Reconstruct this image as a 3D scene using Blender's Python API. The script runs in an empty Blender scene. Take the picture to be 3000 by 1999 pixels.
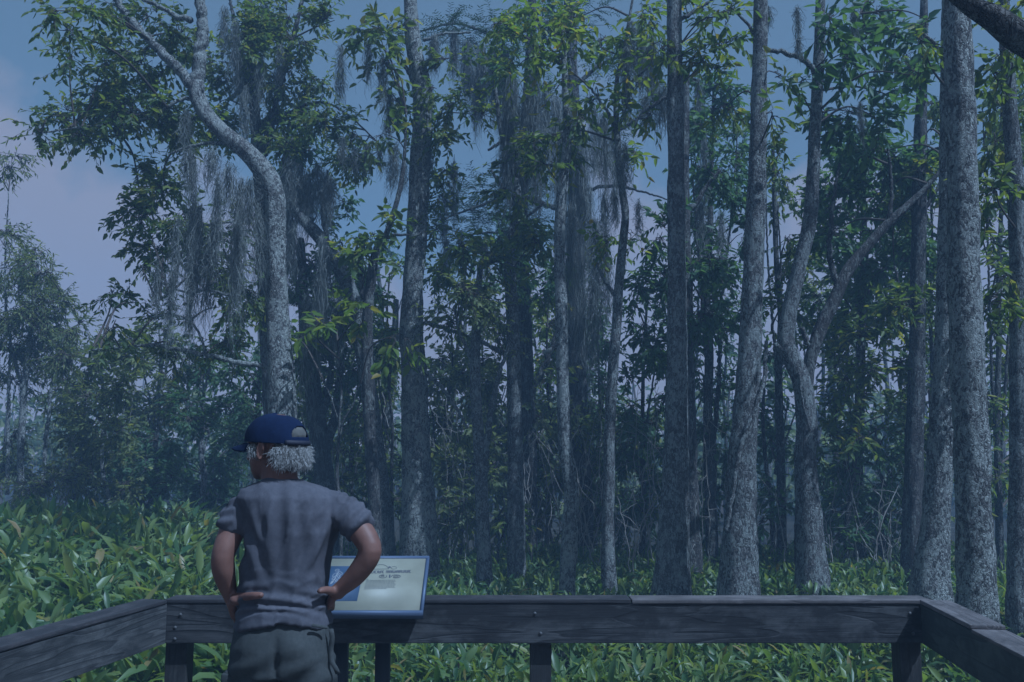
import bpy, bmesh, math, random
import numpy as np
from mathutils import Vector, Matrix, noise

# ------------------------------------------------------------------ camera, sky, sun, exposure
S = bpy.context.scene
COL = S.collection
F = 2600.0                       # focal length in photograph pixels (3000 wide)
EYE = 1.57                       # eye height over the boardwalk
PITCH = math.atan(325.5 / F)
cd = bpy.data.cameras.new('camera')
cam = bpy.data.objects.new('camera', cd); COL.objects.link(cam)
cam.location = (0, 0, EYE); cam.rotation_euler = (math.pi / 2 + PITCH, 0, 0)
cd.sensor_width = 36.0; cd.lens = F / 3000 * 36; cd.clip_start = 0.05; cd.clip_end = 2000
S.camera = cam

SUN_EL, SUN_AZ = math.radians(56), math.radians(126)      # azimuth from +Y towards +X
world = bpy.data.worlds.new('World'); S.world = world; world.use_nodes = True
wn, wl = world.node_tree.nodes, world.node_tree.links
wn.clear()
sky = wn.new('ShaderNodeTexSky'); sky.sky_type = 'NISHITA'; sky.sun_disc = False
sky.sun_elevation = SUN_EL; sky.sun_rotation = SUN_AZ
sky.air_density = 1.0; sky.dust_density = 2.5; sky.ozone_density = 1.0
tc = wn.new('ShaderNodeTexCoord')
sep = wn.new('ShaderNodeSeparateXYZ'); wl.new(tc.outputs['Generated'], sep.inputs[0])
nz = wn.new('ShaderNodeTexNoise'); nz.inputs['Scale'].default_value = 3.2; nz.inputs['Detail'].default_value = 7
nz.inputs['Roughness'].default_value = 0.55
wl.new(tc.outputs['Generated'], nz.inputs['Vector'])
ma = wn.new('ShaderNodeMath'); ma.operation = 'MULTIPLY_ADD'; ma.inputs[1].default_value = -1.1; ma.inputs[2].default_value = 0.25
wl.new(sep.outputs['Z'], ma.inputs[0])
mb = wn.new('ShaderNodeMath'); mb.operation = 'ADD'
wl.new(ma.outputs[0], mb.inputs[0]); wl.new(nz.outputs['Fac'], mb.inputs[1])
rp = wn.new('ShaderNodeValToRGB'); rp.color_ramp.elements[0].position = 0.42; rp.color_ramp.elements[1].position = 0.53; rp.color_ramp.elements[0].color = (.05, .05, .05, 1)
wl.new(mb.outputs[0], rp.inputs[0])
mx = wn.new('ShaderNodeMix'); mx.data_type = 'RGBA'
hv = wn.new('ShaderNodeMix'); hv.data_type = 'RGBA'; hv.inputs[0].default_value = 0.55; hv.inputs[7].default_value = (4.0, 4.5, 3.9, 1)   # thin high veil
wl.new(sky.outputs[0], hv.inputs[6])
wl.new(rp.outputs[0], mx.inputs[0]); wl.new(hv.outputs[2], mx.inputs[6]); mx.inputs[7].default_value = (6.6, 5.2, 4.6, 1)
bg = wn.new('ShaderNodeBackground'); bg.inputs['Strength'].default_value = 0.070
wl.new(mx.outputs[2], bg.inputs[0])
wo = wn.new('ShaderNodeOutputWorld'); wl.new(bg.outputs[0], wo.inputs[0])

sd = bpy.data.lights.new('sun', 'SUN'); sd.energy = 5.0; sd.angle = math.radians(0.53); sd.color = (1.0, 0.95, 0.86)
sun = bpy.data.objects.new('sun', sd); COL.objects.link(sun)
sun.rotation_euler = (math.pi / 2 - SUN_EL, 0, math.pi - SUN_AZ)
vs = S.view_settings
S.display_settings.display_device = 'sRGB'
vs.view_transform = 'Standard'; vs.look = 'None'; vs.exposure = -0.34; vs.gamma = 1.0
vs.use_curve_mapping = False
vs.use_white_balance = True; vs.white_balance_temperature = 4350; vs.white_balance_tint = 5
S.cycles.use_denoising = True
S.cycles.max_bounces = 6; S.cycles.diffuse_bounces = 3; S.cycles.glossy_bounces = 2
S.cycles.transmission_bounces = 4; S.cycles.volume_bounces = 0
S.cycles.caustics_reflective = False; S.cycles.caustics_refractive = False

GROUND = -0.70
RNG = np.random.default_rng(7)
random.seed(7)
cp, sp = math.cos(PITCH), math.sin(PITCH)

def P(px, py, d):
    """the point at horizontal distance d seen at photograph pixel (px, py)"""
    u, v = (px - 1500) / F, (999.5 - py) / F
    y = cp - v * sp; z = sp + v * cp
    s = d / y
    return np.array((u * s, d, EYE + z * s))

def W(wpx, d):
    return wpx / F * d

# ------------------------------------------------------------------ helpers
def tag(o, label=None, cat=None, group=None, kind=None):
    if label: o['label'] = label
    if cat: o['category'] = cat
    if group: o['group'] = group
    if kind: o['kind'] = kind
    return o

def link(name, me, mat=None, parent=None):
    o = bpy.data.objects.new(name, me); COL.objects.link(o)
    if mat is not None and not me.materials: me.materials.append(mat)
    if parent is not None: o.parent = parent
    return o

def empty(name, loc=(0, 0, 0)):
    o = bpy.data.objects.new(name, None); COL.objects.link(o); o.location = loc
    o.empty_display_size = 0.1
    return o

def npmesh(name, V, Fc, smooth=False):
    """mesh out of numpy arrays: V (n,3), Fc list of (m,k) face index arrays"""
    me = bpy.data.meshes.new(name)
    if not isinstance(Fc, (list, tuple)): Fc = [Fc]
    Fc = [f for f in Fc if len(f)]
    V = np.asarray(V, dtype=np.float32)
    me.vertices.add(len(V)); me.vertices.foreach_set('co', V.ravel())
    loops = np.concatenate([f.ravel() for f in Fc]).astype(np.int32)
    tot = np.concatenate([np.full(len(f), f.shape[1]) for f in Fc]).astype(np.int32)
    start = np.concatenate(([0], np.cumsum(tot)[:-1])).astype(np.int32)
    me.loops.add(len(loops)); me.loops.foreach_set('vertex_index', loops)
    me.polygons.add(len(tot)); me.polygons.foreach_set('loop_start', start); me.polygons.foreach_set('loop_total', tot)
    if smooth: me.polygons.foreach_set('use_smooth', np.ones(len(tot), dtype=bool))
    me.update(calc_edges=True)
    return me

class Geo:
    """collects pieces of geometry for one mesh"""
    def __init__(s): s.V = []; s.Q = []; s.T = []; s.n = 0
    def add(s, V, Q=None, T=None):
        V = np.asarray(V, dtype=float)
        s.V.append(V)
        if Q is not None and len(Q): s.Q.append(np.asarray(Q) + s.n)
        if T is not None and len(T): s.T.append(np.asarray(T) + s.n)
        s.n += len(V)
    def build(s, name, mat, parent=None, smooth=False, origin=None):
        if not s.V: return None
        V = np.concatenate(s.V)
        if origin is not None: V = V - np.asarray(origin)
        Fc = []
        if s.Q: Fc.append(np.concatenate(s.Q))
        if s.T: Fc.append(np.concatenate(s.T))
        return link(name, npmesh(name, V, Fc, smooth), mat, parent)

def unit(a):
    a = np.asarray(a, dtype=float)
    return a / np.maximum(np.linalg.norm(a, axis=-1, keepdims=True), 1e-9)

def catmull(pts, step):
    """pts (n,k): first three columns position, the rest carried along"""
    pts = np.asarray(pts, dtype=float)
    if len(pts) < 2: return pts
    ext = np.vstack([2 * pts[0] - pts[1], pts, 2 * pts[-1] - pts[-2]])
    out = []
    for i in range(1, len(ext) - 2):
        p0, p1, p2, p3 = ext[i - 1], ext[i], ext[i + 1], ext[i + 2]
        n = max(1, int(np.linalg.norm((p2 - p1)[:3]) / step))
        t = (np.arange(n) / n)[:, None]
        out.append(0.5 * (2 * p1 + (p2 - p0) * t + (2 * p0 - 5 * p1 + 4 * p2 - p3) * t ** 2 + (3 * p1 - p0 - 3 * p2 + p3) * t ** 3))
    out.append(pts[-1:])
    return np.vstack(out)

def tube(geo, C, R, seg=8, rough=0.0, cap=True, seed=0):
    """sweep a round section of radius R along the points C"""
    C = np.asarray(C, dtype=float); R = np.asarray(R, dtype=float); n = len(C)
    if n < 2: return
    T = np.empty_like(C); T[1:-1] = C[2:] - C[:-2]; T[0] = C[1] - C[0]; T[-1] = C[-1] - C[-2]
    T = unit(T)
    a = np.array((1.0, 0, 0)) if abs(T[0][0]) < 0.9 else np.array((0, 1.0, 0))
    N = np.empty_like(C); N[0] = unit(np.cross(np.cross(T[0], a), T[0]))
    for i in range(1, n):
        v = N[i - 1] - T[i] * np.dot(N[i - 1], T[i]); N[i] = unit(v)
    B = np.cross(T, N)
    th = np.arange(seg) / seg * 2 * math.pi
    rr = np.repeat(R[:, None], seg, 1)
    if rough:
        rg = np.random.default_rng(seed)
        s = np.concatenate(([0], np.cumsum(np.linalg.norm(np.diff(C, axis=0), axis=1))))[:, None]
        for k in range(7):
            m = rg.integers(1, 6); f = rg.uniform(1, 9); ph = rg.uniform(0, 6.28, 2)
            rr = rr * (1 + rough / 2.2 * np.sin(m * th[None] + ph[0] + 1.3 * np.sin(f * 0.5 * s)) * np.sin(f * s + ph[1]))
        rr = rr * (1 + rough * 0.35 * rg.standard_normal(rr.shape))
    V = C[:, None] + rr[..., None] * (np.cos(th)[None, :, None] * N[:, None] + np.sin(th)[None, :, None] * B[:, None])
    i = np.arange(n - 1)[:, None] * seg; j = np.arange(seg)[None]; j2 = (j + 1) % seg
    Q = np.stack([i + j, i + j2, i + seg + j2, i + seg + j], -1).reshape(-1, 4)
    V = V.reshape(-1, 3)
    Tr = None
    if cap:
        V = np.vstack([V, C[-1] + T[-1] * R[-1] * 0.5, C[0]])
        b = (n - 1) * seg; jj = np.arange(seg)
        Tr = np.vstack([np.stack([b + jj, b + (jj + 1) % seg, np.full(seg, n * seg)], -1),
                        np.stack([(jj + 1) % seg, jj, np.full(seg, n * seg + 1)], -1)])
    geo.add(V, Q, Tr)

def box(geo, lo, hi):
    x0, y0, z0 = lo; x1, y1, z1 = hi
    V = [(x0, y0, z0), (x1, y0, z0), (x1, y1, z0), (x0, y1, z0), (x0, y0, z1), (x1, y0, z1), (x1, y1, z1), (x0, y1, z1)]
    geo.add(V, [(0, 3, 2, 1), (4, 5, 6, 7), (0, 1, 5, 4), (1, 2, 6, 5), (2, 3, 7, 6), (3, 0, 4, 7)])

# ------------------------------------------------------------------ materials
class M:
    """small node material writer"""
    def __init__(s, name):
        s.m = bpy.data.materials.new(name); s.m.use_nodes = True
        s.t = s.m.node_tree; s.t.nodes.clear()
        s.out = s.n('ShaderNodeOutputMaterial')
    def n(s, typ, **kw):
        nd = s.t.nodes.new(typ)
        for k, v in kw.items(): setattr(nd, k, v)
        return nd
    def l(s, a, b): s.t.links.new(a, b)
    def coord(s, scale=(1, 1, 1), rot=(0, 0, 0)):
        c = s.n('ShaderNodeTexCoord'); mp = s.n('ShaderNodeMapping')
        mp.inputs['Scale'].default_value = scale; mp.inputs['Rotation'].default_value = rot
        s.l(c.outputs['Object'], mp.inputs['Vector']); return mp.outputs[0]
    def noise(s, vec, scale, detail=4, rough=0.6, dist=0.0):
        nd = s.n('ShaderNodeTexNoise'); nd.inputs['Scale'].default_value = scale
        nd.inputs['Detail'].default_value = detail; nd.inputs['Roughness'].default_value = rough
        nd.inputs['Distortion'].default_value = dist
        if vec is not None: s.l(vec, nd.inputs['Vector'])
        return nd.outputs['Fac']
    def ramp(s, fac, stops):
        r = s.n('ShaderNodeValToRGB'); e = r.color_ramp.elements
        while len(e) < len(stops): e.new(0.5)
        for k, (p, c) in enumerate(stops):
            e[k].position = p; e[k].color = (c[0], c[1], c[2], 1) if not isinstance(c, (int, float)) else (c, c, c, 1)
        s.l(fac, r.inputs[0]); return r.outputs[0]
    def mix(s, fac, a, b, mode='MIX'):
        x = s.n('ShaderNodeMix', data_type='RGBA', blend_type=mode)
        for sock, v in ((0, fac), (6, a), (7, b)):
            if isinstance(v, (int, float)): x.inputs[sock].default_value = v if sock == 0 else (v, v, v, 1)
            elif isinstance(v, tuple): x.inputs[sock].default_value = (*v, 1)
            else: s.l(v, x.inputs[sock])
        return x.outputs[2]
    def math(s, op, a, b=None):
        x = s.n('ShaderNodeMath', operation=op)
        for k, v in enumerate((a, b)):
            if v is None: continue
            if isinstance(v, (int, float)): x.inputs[k].default_value = v
            else: s.l(v, x.inputs[k])
        return x.outputs[0]
    def bsdf(s, color, rough=0.8, spec=0.3, bump=None, bstr=0.5, bdist=0.02, metal=0.0):
        b = s.n('ShaderNodeBsdfPrincipled')
        if isinstance(color, tuple): b.inputs['Base Color'].default_value = (*color, 1)
        else: s.l(color, b.inputs['Base Color'])
        if isinstance(rough, (int, float)): b.inputs['Roughness'].default_value = rough
        else: s.l(rough, b.inputs['Roughness'])
        b.inputs['Specular IOR Level'].default_value = spec; b.inputs['Metallic'].default_value = metal
        if bump is not None:
            u = s.n('ShaderNodeBump'); u.inputs['Strength'].default_value = bstr; u.inputs['Distance'].default_value = bdist
            s.l(bump, u.inputs['Height']); s.l(u.outputs[0], b.inputs['Normal'])
        return b
    def done(s, sh):
        s.l(sh.outputs[0] if hasattr(sh, 'outputs') else sh, s.out.inputs[0]); return s.m

def leaf_mat(name, stops, trans=0.35, rough=0.5, spec=0.32, tint=(1.95, 1.8, .55)):
    m = M(name)
    g = m.n('ShaderNodeNewGeometry')
    col = m.ramp(g.outputs['Random Per Island'], stops)
    b = m.bsdf(col, rough, spec)
    t = m.n('ShaderNodeBsdfTranslucent')
    tcol = m.mix(1.0, col, tint, 'MULTIPLY'); m.l(tcol, t.inputs[0])
    x = m.n('ShaderNodeMixShader'); x.inputs[0].default_value = trans
    m.l(b.outputs[0], x.inputs[1]); m.l(t.outputs[0], x.inputs[2])
    return m.done(x)

L_MID = leaf_mat('leaf_green', [(0, (.055, .09, .03)), (.45, (.10, .145, .038)), (.85, (.155, .19, .04)), (1, (.24, .23, .05))], 0.5)
L_DARK = leaf_mat('leaf_dark_green', [(0, (.05, .095, .05)), (.6, (.075, .135, .06)), (1, (.12, .18, .07))], 0.45)
L_BRIGHT = leaf_mat('leaf_yellow_green', [(0, (.08, .13, .02)), (.5, (.14, .20, .025)), (.9, (.22, .25, .03)), (1, (.27, .2, .03))], 0.5)
L_OLIVE = leaf_mat('leaf_olive', [(0, (.08, .11, .045)), (.6, (.145, .175, .065)), (1, (.23, .25, .09))], 0.5)
L_MARSH = leaf_mat('leaf_marsh', [(0, (.05, .10, .035)), (.4, (.12, .18, .06)), (.75, (.18, .235, .07)), (.95, (.20, .25, .06)), (1, (.28, .21, .09))], 0.45, 0.42, 0.6)
L_NEEDLE = leaf_mat('cypress_needle', [(0, (.025, .05, .028)), (1, (.05, .085, .04))], 0.25, 0.6, 0.2)
MOSS = leaf_mat('moss_grey', [(0, (.13, .14, .13)), (.6, (.21, .22, .205)), (1, (.33, .335, .31))], 0.3, 0.9, 0.05, (1.0, 1.0, 1.0))

def bark_mat(name, dark, mid, pale, lichen, cover=0.5, scale=1.0, zs=0.5):
    m = M(name)
    v = m.coord((1, 1, zs)); v1 = m.coord((1, 1, 0.8))
    wn_ = m.n('ShaderNodeTexNoise'); wn_.inputs['Scale'].default_value = 14; m.l(v1, wn_.inputs['Vector'])
    wv = m.mix(0.09, v, wn_.outputs['Color'])
    n1 = m.noise(v, 34 * scale, 6, 0.7, 0.5)
    vo = m.n('ShaderNodeTexVoronoi', feature='DISTANCE_TO_EDGE'); vo.inputs['Scale'].default_value = 42 * scale; m.l(wv, vo.inputs['Vector'])
    vc = m.n('ShaderNodeTexVoronoi', feature='F1'); vc.inputs['Scale'].default_value = 42 * scale; m.l(wv, vc.inputs['Vector'])
    n2 = m.noise(v1, 6.5, 6, 0.68, 0.4)
    flake = m.n('ShaderNodeSeparateColor'); m.l(vc.outputs['Color'], flake.inputs[0])
    base = m.ramp(n1, [(.34, dark), (.5, mid), (.68, pale)])
    base = m.mix(.55, base, m.ramp(flake.outputs[0], [(0, dark), (.5, mid), (1, pale)]))
    crev = m.ramp(vo.outputs['Distance'], [(0, 0.3), (.16, 1.0)])
    base = m.mix(0.8, base, crev, 'MULTIPLY')
    sel = m.math('ADD', m.math('MULTIPLY', n2, .8), m.math('ADD', m.math('MULTIPLY', flake.outputs[1], .17), m.math('MULTIPLY', n1, .2)))
    lm = m.ramp(sel, [(.66 - .13 * cover, 0.0), (.70 - .13 * cover, 1.0)])
    lc = m.mix(m.ramp(n1, [(.4, 0.0), (.6, 1.0)]), tuple(x * .62 for x in lichen), lichen)
    col = m.mix(m.math('MULTIPLY', lm, 0.85), base, lc)
    h = m.math('ADD', m.math('MULTIPLY', n1, 0.7), m.math('ADD', m.math('MULTIPLY', crev, 0.5), m.math('MULTIPLY', flake.outputs[0], .35)))
    return m.done(m.bsdf(col, 0.92, 0.15, h, 1.0, 0.03))

BARK_PALE = bark_mat('bark_pale_lichen', (.045, .043, .042), (.15, .147, .143), (.35, .345, .335), (.44, .455, .43), 0.8, 1.35)
BARK_GREY = bark_mat('bark_grey_flaky', (.045, .042, .041), (.15, .146, .143), (.33, .325, .32), (.38, .40, .385), 0.55, 1.6, .38)
BARK_DARK = bark_mat('bark_dark', (.03, .027, .027), (.085, .079, .076), (.19, .18, .17), (.25, .26, .245), 0.25, 1.2, .16)
TWIG = M('twig_brown'); TWIG = TWIG.done(TWIG.bsdf((.085, .07, .06), 0.9, 0.1))
TWIG_PALE = M('twig_bleached'); TWIG_PALE = TWIG_PALE.done(TWIG_PALE.bsdf((.30, .275, .25), 0.9, 0.1))
mm = M('swamp_mud')
MUD = mm.done(mm.bsdf(mm.ramp(mm.noise(mm.coord(), 3, 6), [(.3, (.012, .012, .008)), (.7, (.05, .042, .028))]), 0.9, 0.2, mm.noise(mm.coord(), 12, 5), 0.6, 0.05))

# ------------------------------------------------------------------ leaves, sprays, moss
def rand_unit(n, rng):
    return unit(rng.standard_normal((n, 3)))

def leaves(geo, p, a, nrm, l, w, bend=0.12):
    """lens shaped leaves: base p, direction a, face normal nrm, length l, width w: two folded halves each"""
    a = unit(a); s = unit(np.cross(a, nrm)); nrm = np.cross(s, a)
    l = l[:, None]; w = w[:, None]
    f = 0.16 * w * nrm
    v = np.stack([p,
                  p + a * l * .28 + s * w * .46 + f,
                  p + a * l * .66 + s * w * .36 + f - nrm * l * bend * .4,
                  p + a * l - nrm * l * bend,
                  p + a * l * .66 - s * w * .36 + f - nrm * l * bend * .4,
                  p + a * l * .28 - s * w * .46 + f], 1)
    n = len(p); i = np.arange(n)[:, None] * 6
    q = np.concatenate([i + np.array([[0, 1, 2, 3]]), i + np.array([[0, 3, 4, 5]])])
    geo.add(v.reshape(-1, 3), q)

def twigs3(geo, p0, p1, p2, r0, r1, straight=False):
    """many three-sided bent twigs p0-p1-p2"""
    n = len(p0)
    if n == 0: return
    d = unit(p2 - p0); a = unit(np.cross(d, np.array((0.31, 0.12, 0.94)))); b = np.cross(d, a)
    V = []
    rows = ((p0, r0), (p2, r1)) if straight else ((p0, r0), (p1, (r0 + r1) / 2), (p2, r1))
    for p, r in rows:
        r = np.broadcast_to(np.asarray(r, float).reshape(-1, 1), (n, 1))
        for k in range(3):
            t = k * 2.0944
            V.append(p + r * (math.cos(t) * a + math.sin(t) * b))
    V = np.stack(V, 1)
    q = []
    for k in range(len(rows) - 1):
        for j in range(3):
            q.append((k * 3 + j, k * 3 + (j + 1) % 3, k * 3 + 3 + (j + 1) % 3, k * 3 + 3 + j))
    Q = (np.arange(n)[:, None, None] * 3 * len(rows) + np.array(q)[None]).reshape(-1, 4)
    geo.add(V.reshape(-1, 3), Q)

def spray_cluster(gl, gt, c, r, rng, n, leaf=0.12, K=7, asp=0.42, droop=0.35, L=0.35, up=0.55, twr=0.004):
    """leaf sprays filling the ellipsoid c, r (3 radii)"""
    c = np.asarray(c); r = np.asarray(r)
    u = rand_unit(n, rng) * (rng.random((n, 1)) ** 0.45)
    # clumpy: pull towards a few sub-centres
    k = max(2, n // 9); sub = rand_unit(k, rng) * (rng.random((k, 1)) ** 0.4) * 0.85
    pick = sub[rng.integers(0, k, n)]
    u = pick + (u * 0.42)
    pos = c + u * r
    d = unit(u * 0.9 + rng.standard_normal((n, 3)) * 0.55 + np.array((0, 0, -droop * 0.6)))
    Ls = L * rng.uniform(0.6, 1.3, (n, 1))
    st = c + (pick * 0.6) * r
    p1 = (st + pos) / 2 + rng.standard_normal((n, 3)) * 0.04
    twigs3(gt, st, p1, pos, twr * 1.6, twr)
    end = pos + d * Ls - np.array((0, 0, 1)) * Ls * droop * 0.35
    twigs3(gt, pos, (pos + end) / 2 + np.array((0, 0, .06)) * Ls, end, twr, twr * 0.6, True)
    t = np.linspace(0.12, 1.0, K)[None, :, None] + rng.uniform(-.05, .05, (n, K, 1))
    lp = pos[:, None] + (end - pos)[:, None] * t
    side = unit(np.cross(d, np.array((0, 0, 1.0)) + rng.standard_normal((n, 3)) * 0.3))
    sg = np.where(np.arange(K) % 2 == 0, 1.0, -1.0)[None, :, None]
    ld = d[:, None] * rng.uniform(.3, 1.0, (n, K, 1)) + side[:, None] * sg * rng.uniform(.4, 1.0, (n, K, 1)) \
        + rng.standard_normal((n, K, 3)) * 0.25 + np.array((0, 0, -droop))
    nm = np.array((0, 0, up)) + rng.standard_normal((n, K, 3)) * 0.45
    m = n * K
    ll = leaf * rng.uniform(.6, 1.25, m)
    leaves(gl, lp.reshape(-1, 3), ld.reshape(-1, 3), nm.reshape(-1, 3), ll, ll * asp * rng.uniform(.65, 1.45, m))

def moss_clump(geo, p, wid, length, rng, n=110, thick=0.006):
    """hanging strands gathered at p: a shaggy festoon, thin at the top, ragged below"""
    k = 5
    off = rng.standard_normal((n, 3)) * np.array((wid * .55, wid * .4, 0))
    z0 = -rng.random(n) ** 1.3 * length * .6 + rng.normal(0, .03, n)                      # many strands start further down on the others
    ln = length * (.12 + .6 * rng.random(n) ** 1.7) * np.exp(-(off[:, 0] / wid) ** 2 * .5)
    ph = rng.uniform(0, 6.28, (n, 3)); am = rng.uniform(.015, .09, n) * (.4 + min(1., length))
    lean = rng.normal(0, .06, (n, 2))
    az = rng.uniform(0, math.pi, n); s = np.stack([np.cos(az), np.sin(az), np.zeros(n)], -1)
    V = []
    for i in range(k):
        t = i / (k - 1); z = z0 - ln * t
        f = np.clip(.55 + 1.0 * (-z / length), .5, 1.0) * (1 - .45 * np.clip(-z / length - .45, 0, 1))
        q = p + np.stack([off[:, 0] * f + am * np.sin(t * 5 + ph[:, 0]) * t ** .6 + lean[:, 0] * ln * t, off[:, 1] * f + am * np.sin(t * 4 + ph[:, 1]) * t ** .6 + lean[:, 1] * ln * t, z], -1)
        hw = (thick * (1 - 0.75 * t) * (0.65 + 0.35 * np.sin(t * 15 + ph[:, 2])))[:, None]
        V += [q - s * hw, q + s * hw]
    V = np.stack(V, 1)
    q = [(2 * i, 2 * i + 1, 2 * i + 3, 2 * i + 2) for i in range(k - 1)]
    Q = (np.arange(n)[:, None, None] * 2 * k + np.array(q)[None]).reshape(-1, 4)
    geo.add(V.reshape(-1, 3), Q)
    m = n // 2                                                     # short curls sticking out
    zz = rng.random(m) ** 1.2
    b = p + np.stack([rng.standard_normal(m) * wid * .5, rng.standard_normal(m) * wid * .4, -zz * length * .75], -1)
    e = b + rng.standard_normal((m, 3)) * .06 - np.array((0, 0, .05))
    twigs3(geo, b, (b + e) / 2 + rng.standard_normal((m, 3)) * .02, e, thick * .35, thick * .2)

# ------------------------------------------------------------------ trees
SKEL = {}
def path3(pts, d):
    """[(px, py, width_px[, depth offset])] -> (n,4) positions and radius"""
    out = []
    for q in pts:
        dd = d + (q[3] if len(q) > 3 else 0)
        out.append((*P(q[0], q[1], dd), W(q[2], dd) / 2))
    return np.array(out)

def make_tree(name, label, trunk, d, bark, limbs=(), clusters=(), leafmat=None, leaf=0.12, dens=1.0, K=9, asp=.42, droop=.35,
              L=.38, group=None, cat='tree', seg=None, root=True, jit=0.7, rough=0.07, extra=(), depth_r=1.0, twr=.004, push=0.0):
    seed = abs(hash_(name + label)) % 100000
    rng = np.random.default_rng(seed)
    pts = path3(trunk, d)
    if root:
        b = pts[0]
        base = np.array((b[0] + (b[0] - pts[1][0]) * .15, b[1], GROUND - .1, b[3] * 1.25))
        if b[2] > GROUND + .15:
            pts = np.vstack([base, [(b[0] * .6 + base[0] * .4, b[1], b[2] * .45 + GROUND * .55, b[3] * 1.1)], pts])
    org = (pts[0][0], pts[0][1], GROUND if root else pts[0][2])
    t = tag(empty(name, org), label, cat, group)
    C = catmull(pts, max(.07, pts[:, 3].mean() * .6))
    g = Geo()
    rmax = pts[:, 3].max()
    tube(g, C[:, :3], np.maximum(C[:, 3], .004), seg or (22 if rmax > .12 else 12 if rmax > .06 else 8), rough, True, seed)
    g.build('trunk', bark, t, True, org)
    skel = [C[:, :3]]
    for lb in limbs:
        lp = path3(lb, d); LC = catmull(lp, max(.04, lp[:, 3].mean() * .8))
        LC[1:-1, :3] += rng.standard_normal((len(LC) - 2, 3)) * np.minimum(.25 * LC[1:-1, 3:4], .012)
        g = Geo(); tube(g, LC[:, :3], np.maximum(LC[:, 3], .003), 12 if lp[:, 3].max() > .05 else 8, rough, True, seed + 1)
        g.build('limb', bark, t, True, org); skel.append(LC[:, :3])
    skel = np.vstack(skel)
    SKEL[name + label] = skel
    if len(clusters):
        gl, gt = Geo(), Geo()
        for cl in clusters:
            px, py, rx, ry = cl[:4]; dd = d + (cl[4] if len(cl) > 4 else rng.uniform(-jit, jit) + push)
            c = P(px, py, dd); r = np.array((W(rx, dd), W(max(rx, ry), dd) * depth_r, W(ry, dd)))
            area = W(rx, dd) * W(ry, dd) * math.pi
            n = max(5, int(dens * area * 10.0 / (leaf * leaf * asp * K)))
            spray_cluster(gl, gt, c, r, rng, n, leaf, K, asp, droop, L, twr=twr)
            dist = np.linalg.norm((skel - c) * np.array((1, 1, 1.0)) + np.array((0, 0, .25)), axis=1)
            s = skel[np.argmin(dist)]
            mid = (s + c) / 2 + np.array((0, 0, .12 * np.linalg.norm(s - c))) + rng.standard_normal(3) * .06
            LC = catmull(np.vstack([s, mid, c]), .08)
            rr = np.linspace(.006 + .011 * min(1.5, np.linalg.norm(s - c)), .005, len(LC))
            tube(gt, LC, rr, 5, 0, False)
        tag(gl.build('crown', leafmat, t, False, org), kind='stuff')
        tag(gt.build('twigs', TWIG, t, False, org), kind='stuff')
    return t

def hash_(s):
    h = 5381
    for ch in s: h = (h * 33 + ord(ch)) & 0x7fffffff
    return h

def moss_on(label, items, d, jit=.4, thick=.0065, dens=1.0):
    """one hanging curtain of moss made of clumps (px, py, width_px, length_px[, depth offset])"""
    rng = np.random.default_rng(hash_(label))
    g = Geo(); ps = []
    for it in items:
        dd = d + (it[4] if len(it) > 4 else rng.uniform(-jit, jit))
        p = P(it[0], it[1], dd); ps.append(p)
        moss_clump(g, p, W(it[2], dd) * .55, W(it[3], dd) * 1.15, rng, int((35 + 2.0 * it[2] + .4 * it[3]) * dens), thick)
    o = g.build('spanish_moss', MOSS, None, False, ps[0]); o.location = ps[0]
    return tag(o, label, 'moss', 'spanish moss hanging in the trees')

# ================================================================== SETTING
gg = Geo()
n = 60
xs = np.concatenate([-np.geomspace(400, 1, 30), np.geomspace(1, 400, 30)]); ys = np.concatenate([-np.geomspace(60, .5, 14), np.geomspace(.5, 500, 46)])
X, Y = np.meshgrid(xs, ys); Z = GROUND - .05 + .06 * np.sin(X * 1.3) * np.cos(Y * 1.1 + 1) + .03 * np.sin(X * 3.1 + Y * 2.3)
i, j = np.meshgrid(np.arange(len(xs) - 1), np.arange(len(ys) - 1)); q = (j * len(xs) + i).ravel()
gg.add(np.stack([X, Y, Z], -1).reshape(-1, 3), np.stack([q, q + 1, q + len(xs) + 1, q + len(xs)], -1))
tag(gg.build('ground', MUD, None, True), kind='structure')

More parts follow.
